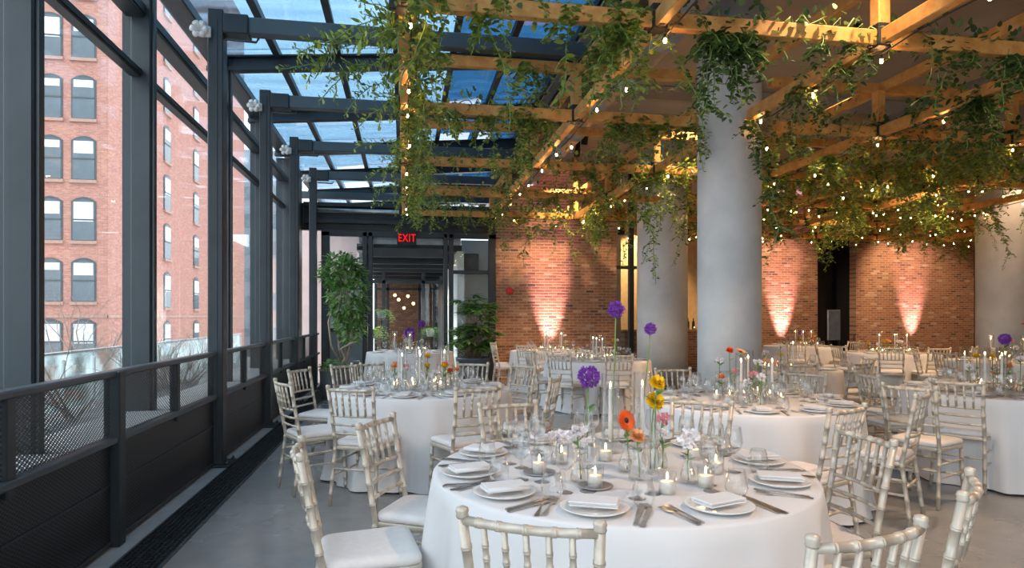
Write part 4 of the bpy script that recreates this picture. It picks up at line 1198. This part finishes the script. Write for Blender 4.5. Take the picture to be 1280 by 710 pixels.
# ---- centrepiece of the nearest table, as the photograph places it
def T(u, y): return (*on(u, y, TZ), TZ + .0005)
for (u, y, l) in ((744, 609, 'white votive candle on a metal saucer, front of the nearest table'), (834, 617, 'white votive candle alone at the front of the nearest table'), (882, 609, 'white votive candle beside the stemless glass, nearest table'), (674, 592, 'white votive candle on the window side of the nearest table'),
                  (702, 579, 'votive candle behind the white bud flowers on the window side'), (757, 576, 'pinkish votive candle under the hurricane tapers'), (895, 592, 'glowing votive candle behind another on the column side'), (868, 574, 'dim votive candle at the back behind the clear flask')):
    put('votive', f_votive, T(u, y), 0, l, 'candle', 'votive candles on the nearest table')
for k, (u, y) in enumerate(((744, 609), (674, 592))):
    x, yy, z = T(u, y); put('saucer', f_saucer, (x, yy, z - .0045 + .0035), 0, 'round metal saucer under the ' + ('front votive candle' if not k else 'window-side votive candle'), 'saucer', 'saucers under votives')
for k, (u, y, l) in enumerate(((763, 566, 'tall clear hurricane cylinder behind the orange flower'), (803, 562, 'tall clear hurricane cylinder beside the yellow flowers'))):
    p = T(u, y); put('hurricane', f_hurricane, p, 0, l, 'glass', 'hurricane glasses on the nearest table')
    put('taper', f_taper, (p[0], p[1], p[2] + .003), 0, 'slender white taper candle inside the ' + l[5:], 'candle', 'tapers on the nearest table')
FL = [ # base pixel, vase, name, kind, material, flower pixel, radius, label, leaves, tilt
    ((697, 580), 'bud', 'stock_flower', 'spray', 'petal_white', (697, 549), .055, 'white ruffled blossom in a bud vase on the window side', 3, 0),
    ((723, 603), 'bud', 'stock_flower', 'spray', 'petal_white', (722, 546), .052, 'white cluster blossom in the frontmost clear flask', 3, 0),
    ((860, 604), 'bud', 'stock_flower', 'spray', 'petal_white', (862, 551), .055, 'white blossom in the clear flask on the column side', 3, 0),
    ((737, 576), 'tall', 'allium', 'allium', 'petal_purple', (736, 471), .048, 'large purple allium, lowest of three, over the white flowers', 3, 0),
    ((768, 560), 'tall', 'allium', 'allium', 'petal_purple', (770, 387), .040, 'tallest purple allium, upright before the brick wall', 0, 0),
    ((799, 553), 'tall', 'allium', 'allium', 'petal_purple', (813, 411), .030, 'purple allium on a leaning stem before the middle column', 0, 0),
    ((782, 590), 'bud', 'gerbera', 'gerbera', 'petal_orange', (782, 526), .052, 'orange gerbera with dark eye in the middle of the table', 5, 1.25),
    ((796, 600), 'bud', 'ranunculus', 'ranunculus', 'petal_peach', (796, 547), .034, 'peach and yellow bloom low beside the orange gerbera', 4, .3),
    ((817, 592), 'tall', 'poppy', 'ranunculus', 'petal_yellow', (821, 480), .036, 'upper yellow bloom on a tall stem beside the hurricane glass', 5, .5),
    ((815, 590), None, 'poppy', 'ranunculus', 'petal_yellow', (818, 503), .042, 'lower yellow bloom just beneath the upper one', 0, .7),
    ((826, 584), 'bud', 'tulip', 'spray', 'petal_pink', (828, 525), .034, 'pink tulip-like bloom under the yellow blooms', 4, .2),
    ((830, 588), None, 'stock_flower', 'spray', 'petal_white', (827, 543), .032, 'pale lilac white sprig below the pink bloom', 3, 0)]
for (bu, by), vs_, nm, kd, mt, (fu, fy), r0, lb, lv, tl in FL:
    p = T(bu, by); d = p[0] * SA + p[1] * CA
    top = EYE - (fy - HZ) * d / FOC - TZ; lx = (fu - bu) / FOC * d
    flower(p, nm, kd, mt, top, r0, lb, (lx * CA, -lx * SA), lv, tl)
    if vs_: put(vs_, f_bud if vs_ == 'bud' else f_tall, p, 0, 'clear %s vase holding the %s' % ('flask' if vs_ == 'bud' else 'slim bottle', lb.split(',')[0].split(' in ')[0].split(' on ')[0].split(' low ')[0]), 'vase', 'clear vases on the nearest table')

# ---- the other centrepieces
PAL = {2: ['petal_orange', 'petal_yellow', 'petal_white', 'petal_peach', 'petal_white', 'petal_yellow', 'petal_pink', 'petal_white', 'petal_peach'], 3: ['petal_peach', 'petal_white', 'petal_pink', 'petal_white', 'petal_white', 'petal_peach'], 4: ['petal_orange', 'petal_yellow', 'petal_white', 'petal_white', 'petal_peach', 'petal_yellow']}
def centre(i, nv, nt, nf, spread, glasses=0, pal=None, seed=None):
    r = random.Random(seed or i * 7); cx, cy = TB[i]; spots = []
    def spot(dm=.085):
        for _ in range(200):
            a, q = r.uniform(0, 6.28), spread * math.sqrt(r.random()); p = (cx + q * math.cos(a), cy + q * math.sin(a))
            if all(math.hypot(p[0] - s[0], p[1] - s[1]) > dm for s in spots): break
        spots.append(p); return (*p, TZ + .0005)
    on_ = TN[i]
    for k in range(nt):
        p = spot(.11); put('hurricane', f_hurricane, p, 0, 'tall hurricane cylinder around a taper on ' + on_, 'glass', 'hurricane glasses on ' + on_)
        put('taper', f_taper, (p[0], p[1], p[2] + .003), 0, 'lit white taper candle in a cylinder on ' + on_, 'candle', 'tapers on ' + on_)
    for k in range(nv): put('votive', f_votive, spot(), 0, 'lit white votive candle among flowers on ' + on_, 'candle', 'votives on ' + on_)
    pal = pal or PAL.get(i) or ['petal_yellow', 'petal_white', 'petal_peach', 'petal_white', 'petal_pink', 'petal_yellow']
    for k in range(nf):
        c = pal[k % len(pal)]; p = spot(); v = r.choice((0, 1, 2)); h = (.17, .22, .3)[v]
        kd = {'petal_white': 'spray', 'petal_pink': 'spray', 'petal_purple': 'allium'}.get(c, 'ranunculus')
        nm = {'spray': 'stock_flower', 'allium': 'allium'}.get(kd, 'ranunculus')
        flower(p, nm, kd, c, h, .036, '%s bloom in a small clear vase on %s' % (c.split('_')[1], on_), (0, 0), 4, .2, '%s blooms on %s' % (c.split('_')[1], on_), (kd, c, v), r.uniform(0, 6))
        put('bud', f_bud, p, 0, 'small clear bud vase among the flowers on ' + on_, 'vase', 'bud vases on ' + on_)
    for k in range(glasses):
        a = 2 * PI * k / glasses + .2
        put('wine', f_wine, (cx + .5 * math.cos(a), cy + .5 * math.sin(a), TZ), 0, 'clear wine glass at a seat of ' + on_, 'glass', 'wine glasses on ' + on_)
        put('tumbler', f_tumbler, (cx + .6 * math.cos(a - .1), cy + .6 * math.sin(a - .1), TZ), 0, 'stemless water glass at a seat of ' + on_, 'glass', 'water glasses on ' + on_)
        put('plate', f_plate, (cx + .66 * math.cos(a + .2), cy + .66 * math.sin(a + .2), TZ + .0005), 0, 'white dinner plate at a seat of ' + on_, 'plate', 'plates on ' + on_)
centre(2, 7, 4, 13, .34); centre(3, 7, 3, 9, .33); centre(4, 6, 4, 9, .33)
centre(5, 6, 3, 6, .36, 6, ['petal_purple', 'petal_white', 'petal_yellow', 'petal_white', 'petal_orange', 'petal_pink'])
centre(6, 8, 3, 5, .38, 8); centre(7, 8, 4, 5, .38, 6); centre(8, 6, 2, 4, .36, 6); centre(9, 10, 4, 8, .38, 6); centre(10, 8, 3, 8, .38, 4, ['petal_orange', 'petal_yellow', 'petal_purple', 'petal_pink']); centre(11, 5, 2, 4, .36, 5)
# single tall stems on other tables
def tall_on(i, u, y, name, kind, mat, r0, label, fx=0.0, fy=0.0, tl=.3):
    x, yy = TB[i]; d = x * SA + yy * CA; xc = (u - 640) / FOC * d; x, yy = world(xc, d)
    flower((x, yy, TZ + .0005), name, kind, mat, EYE - (y - HZ) * d / FOC - TZ, r0, label, (fx, fy), 2, tl)
    put('tall', f_tall, (x, yy, TZ + .0005), 0, 'slim clear bottle vase under the ' + label.split(' on ')[0], 'vase', 'slim vases on ' + TN[i])
tall_on(3, 912, 439, 'ranunculus', 'ranunculus', 'petal_orange', .034, 'small orange bloom on a tall bent stem before the near column')
tall_on(3, 926, 440, 'gerbera', 'gerbera', 'petal_peach', .048, 'salmon pink flat bloom on a tall stem before the near column', tl=.5)
tall_on(4, 1256, 424, 'allium', 'allium', 'petal_purple', .048, 'purple allium on the picture-edge table before the far-side column')
tall_on(4, 1283, 407, 'gerbera', 'gerbera', 'petal_orange', .05, 'red-orange bloom at the very picture edge')
tall_on(4, 1245, 468, 'gerbera', 'gerbera', 'petal_peach', .06, 'broad orange bloom low on the picture-edge table')
tall_on(5, 512, 416, 'allium', 'allium', 'petal_purple', .10, 'large purple allium on the table before the exit door')
tall_on(5, 527, 405, 'allium', 'allium', 'petal_purple', .07, 'smaller purple allium on the table before the exit door')

# ================================================================== PLANTS, BAR, ODDS AND ENDS
def foliage(m, r, c, rad, n, l, w_):
    for _ in range(n):
        d = Vector((r.gauss(0, 1), r.gauss(0, 1), r.gauss(0, 1))).normalized(); q = r.uniform(.55, 1) ** .6
        p = Vector(c) + Vector((d.x * rad[0], d.y * rad[1], d.z * rad[2])) * q
        e = (d * .5 + Vector((r.uniform(-1, 1), r.uniform(-1, 1), r.uniform(-1, .3)))).normalized()
        leaf(m, p, e, Vector((r.uniform(-.4, .4), r.uniform(-.4, .4), 1)), l * r.uniform(.7, 1.2), w_ * r.uniform(.8, 1.2))
tx, ty = -1.17, 13.0
t = empty('potted_tree', (tx, ty, 0)); tag(t, 'leafy indoor tree with twisted pale trunks in the corner by the railing', 'tree')
r = random.Random(9); m = MB()
foliage(m, r, (.08, 0, 1.95), (.40, .36, .72), 900, .15, .06); foliage(m, r, (-.06, 0, 2.35), (.40, .34, .38), 420, .15, .06); foliage(m, r, (.12, -.05, 1.25), (.3, .28, .35), 280, .14, .055)
m.build('foliage', M['leaf_tree'], t)
m = MB()
for k, (a, b) in enumerate(((-.28, .1), (-.1, -.05), (.05, .06), (.14, 0))):
    m.tube([(a * .2, b * .2, .5), (a * .9, b, .9), (a * 1.1, b * 1.3, 1.35), (a * .5, b, 1.9), (a * .3, b * .4, 2.4)], [.028, .024, .02, .015, .008], 7)
m.build('trunk', M['bark'], t)
o = MB().lathe([(.24, 0), (.27, .05), (.3, .55), (.3, .58), (.27, .58), (.26, .5), (0, .5)], 28).build('planter', M['pot_grey'], t)
pt_ = empty('succulent_planter', (-1.22, 11.7, 0)); tag(pt_, 'grey cylindrical planter of green succulents with orange edge by the railing', 'planter')
MB().lathe([(.2, 0), (.23, .05), (.25, .5), (.25, .53), (.22, .53), (.21, .47), (0, .47)], 28).build('pot', M['pot_grey'], pt_)
m = MB(); foliage(m, r, (0, 0, .56), (.24, .24, .12), 420, .07, .035); m.build('foliage', M['leaf_tree'], pt_)
m = MB()
for k in range(26):
    a = k * .24; leaf(m, Vector((.22 * math.cos(a), .22 * math.sin(a), .52)), Vector((math.cos(a), math.sin(a), -.2)), Vector((0, 0, 1)), .07, .04)
m.build('orange_blossom', M['petal_peach'], pt_)
m = MB().tube([(.05, 0, .5), (.2, -.02, .72), (.12, 0, .88), (.3, 0, .98), (.42, 0, 1.02)], [.022, .026, .018, .022, .006], 8); m.build('driftwood', M['bark'], pt_)
pp = empty('potted_palm', (1.47, 13.85, 0)); tag(pp, 'dark green fan palm in a navy pot before the exit partition', 'plant')
MB().lathe([(.28, 0), (.31, .04), (.37, .52), (.375, .57), (.345, .575), (.335, .5), (0, .5)], 36).build('pot', M['pot_navy'], pp)
MB().lathe([(0, .52), (.33, .51)], 20).build('soil', M['soil'], pp)
m = MB(); fm = MB(); r = random.Random(21)
for k in range(80):
    a = r.uniform(0, 6.28); q = r.uniform(.05, .6); h = r.uniform(.85, 1.95) - q * .35
    b = Vector((.13 * math.cos(a) * r.random() * 1.6, .13 * math.sin(a), .5)); e = Vector((q * math.cos(a), q * math.sin(a), h))
    m.tube([b, b.lerp(e, .5) + Vector((0, 0, .1)), e], [.010, .007, .004], 5)
    n = 11
    for j in range(n):
        an = a + (j - (n - 1) / 2) * .29
        d = Vector((math.cos(an), math.sin(an), r.uniform(-.55, .15)))
        leaf(fm, e, d, Vector((0, 0, 1)), r.uniform(.22, .34), .075)
fm.build('foliage', M['leaf_palm'], pp); m.build('stems', M['bark'], pp)
for k, (x, y, zt, sc, lb) in enumerate(((-.72, 15.3, 1.15, 1, 'bright green fern on a tall stand just inside the corridor'), (-.6, 17.6, 1.6, .9, 'pale green plant on a stand further down the corridor'), (.72, 17.9, 1.1, .8, 'green plant on the inner side of the corridor'))):
    f = empty('fern_stand', (x, y, 0)); tag(f, lb, 'plant'); m = MB(); r = random.Random(60 + k)
    for j in range(34):
        a = r.uniform(0, 6.28); l = r.uniform(.25, .5) * sc; e = r.uniform(.1, .9); p = Vector((0, 0, zt))
        for s in range(9):
            q = Vector((math.cos(a), math.sin(a), 0)) * l * s / 8 + Vector((0, 0, l * (e * s / 8 - 1.1 * (s / 8) ** 2)))
            for sd in (-1, 1): leaf(m, p + q, Vector((math.cos(a + sd * 1.1), math.sin(a + sd * 1.1), -.1)), Vector((0, 0, 1)), .075 * sc, .028)
    m.build('fronds', M['leaf_fern'] if k == 0 else M['leaf_tree'], f)
    MB().lathe([(.09, zt - .2), (.13, zt), (.11, zt), (0, zt - .03)], 18).build('pot', M['pot_grey'], f)
    m = MB().tube([(0, 0, .02), (0, 0, zt - .2)], .018, 8); m.lathe([(.14, 0), (.14, .02), (.02, .035), (0, .035)], 18); m.build('stand', M['black'], f)
# bar
bar = empty('bar_counter', (7.4, 16.6, 0)); tag(bar, 'brick-fronted bar counter behind the two columns', 'counter')
MB().bbox(-1.6, 1.6, -.3, .3, 0, 1.05, .01).build('front', M['brick'], bar); MB().bbox(-1.68, 1.68, -.38, .38, 1.05, 1.1, .01).build('worktop', M['wood'], bar)
def f_bottle(): return MB().lathe([(.037, 0), (.038, .01), (.038, .19), (.03, .215), (.014, .24), (.013, .3), (.016, .302), (.016, .315), (0, .315)], 16).build('wine_bottle', M['bottle'])
for k in range(9): put('bottle', f_bottle, (6.9 + k * .13, 16.72 + .06 * (k % 2), 1.1), 0, 'dark wine bottle standing on the bar between the columns', 'bottle', 'bottles on the bar')
cb_ = empty('champagne_cooler', (7.55, 17.5, 0)); tag(cb_, 'stand of dark bottle necks behind the bar against ochre wall', 'stand')
MB().bbox(-.25, .25, -.15, .15, 0, 1.55, .01).build('cabinet', M['black'], cb_)
for k in range(5): MB().lathe([(.05, 1.55), (.05, 1.8), (.02, 1.9), (.02, 2.02), (0, 2.02)], 12, (-.2 + k * .1, 0, 0)).build('bottle_neck', M['bottle'], cb_)
for k in range(9): put('votive', f_votive, (6.6 + k * .2, 16.38, 1.1), 0, 'small lit votive candle along the bar front', 'candle', 'votives on the bar')
# mirror in the black doorway
mr = empty('framed_mirror', (12.62, 17.2, 0)); tag(mr, 'tall narrow framed mirror glinting in the black doorway', 'mirror')
MB().bbox(-.21, .21, -.02, .02, .75, 1.66, .008).build('frame', M['galv'], mr); MB().box(-.18, .18, -.026, -.019, .78, 1.63).build('glass', plain('mirror_glass', (.6, .6, .62), .05, 1), mr)
m = MB()
for sx in (-1, 1): m.bar((.16 * sx, 0, .75), (.22 * sx, -.12, 0), .03, .03); m.bar((.16 * sx, 0, .75), (.2 * sx, .14, 0), .03, .03)
m.build('easel', M['black'], mr)

# ================================================================== LIGHTS
def spot(loc, target, power, col, size, blend=.6, rad=.05):
    l = bpy.data.lights.new('spot', 'SPOT'); l.energy = power; l.color = col; l.spot_size = R(size); l.spot_blend = blend; l.shadow_soft_size = rad
    o = bpy.data.objects.new('spot', l); COL.objects.link(o); o.location = loc
    o.rotation_euler = (Vector(target) - Vector(loc)).to_track_quat('-Z', 'Y').to_euler(); return o
PINK, WARM = (1, .52, .55), (1, .66, .40)
for q in FILL_DOWN: spot(q, (q[0], q[1], 0), 260, (1, .93, .85), 120, .6)
for k, (x, y, pw, lb) in enumerate(((3.32, 14.12, 1900, 'small black uplight at the foot of the brick wall by the exit'), (11.1, 17.12, 2400, 'small black uplight at the foot of the brick wall past the near column'), (15.5, 17.12, 1700, 'small black uplight at the foot of the wide brick wall'))):
    u = empty('uplight', (x, y, 0)); tag(u, lb, 'lamp', 'floor uplights')
    MB().lathe([(.07, 0), (.075, .02), (.07, .12), (.06, .125), (.055, .11), (0, .11)], 20).build('housing', M['black'], u)
    spot((x, y, .16), (x, y + .38, 2.1), pw * .62, PINK, 34, .9, .05)
def track(x, y, tx, ty, tz, power, label, size=70, col=WARM):
    s = empty('spotlight', (x, y, 4.8)); tag(s, label, 'lamp', 'ceiling spotlights above the timber grid')
    MB().bbox(-.04, .04, -.04, .04, .0, .32 if not any(abs(y - q) < .3 for q in (1.4, 5.6, 9.9, 14.2)) else .06, .006).build('mount', M['black'], s)
    d = (Vector((tx, ty, tz)) - Vector((x, y, 4.8))).normalized()
    MB().tube([-d * .02, d * .01, d * .17, d * .175], [.03, .055, .06, .055], 16).build('can', M['black'], s)
    p = Vector((x, y, 4.8)) + d * .2; spot(p, (tx, ty, tz), power * 2.8, col, size, .7, .06)
TRK = [(3.2, 1.0, 1.2, 2.6, .8, 110, 'over the nearest table'), (3.4, 3.9, 2.8, 4.8, .8, 90, 'over the table before the near column'), (6.2, 4.1, 5.4, 5.0, .8, 130, 'over the picture-edge table'), (4.4, 8.3, 3.1, 9.9, .8, 110, 'over the bluish white table'), (5.6, 7.2, 4.9, 7.8, .8, 90, 'over the small-looking table'),
       (8.3, 9.2, 9.2, 10.9, .8, 130, 'over the candlelit table'), (9.6, 12.2, 9.3, 13.7, .8, 110, 'over the far table'), (9.9, 7.5, 9.2, 8.5, .8, 100, 'over the table by the far-side column'), (3.3, 11.4, 2.95, 12.6, .8, 100, 'over the table against the exit brick wall')]
for a in TRK: track(*a[:6], 'black ceiling spotlight aimed down ' + a[6])
track(11.6, 10.2, 12.0, 11.1, 2.4, 45, 'black spotlight grazing the top of the far-side column', 40)
track(7.4, 18.4, 7.4, 19.5, 2.0, 250, 'black spotlight washing the ochre wall behind the bar', 90)
track(14.0, 15.4, 15.6, 17.5, 1.6, 160, 'black spotlight washing the wide brick wall', 80)
track(9.6, 15.6, 11.1, 17.5, 1.6, 130, 'black spotlight washing the brick wall past the near column', 80)
track(2.4, 12.2, 1.45, 13.85, 1.0, 170, 'added black ceiling spotlight brightening the potted palm', 50, (1, .9, .78))  # added lamp that lifts the dark palm and its pot
track(3.4, 12.3, 3.5, 14.5, 1.5, 120, 'black spotlight washing the exit brick wall', 80)
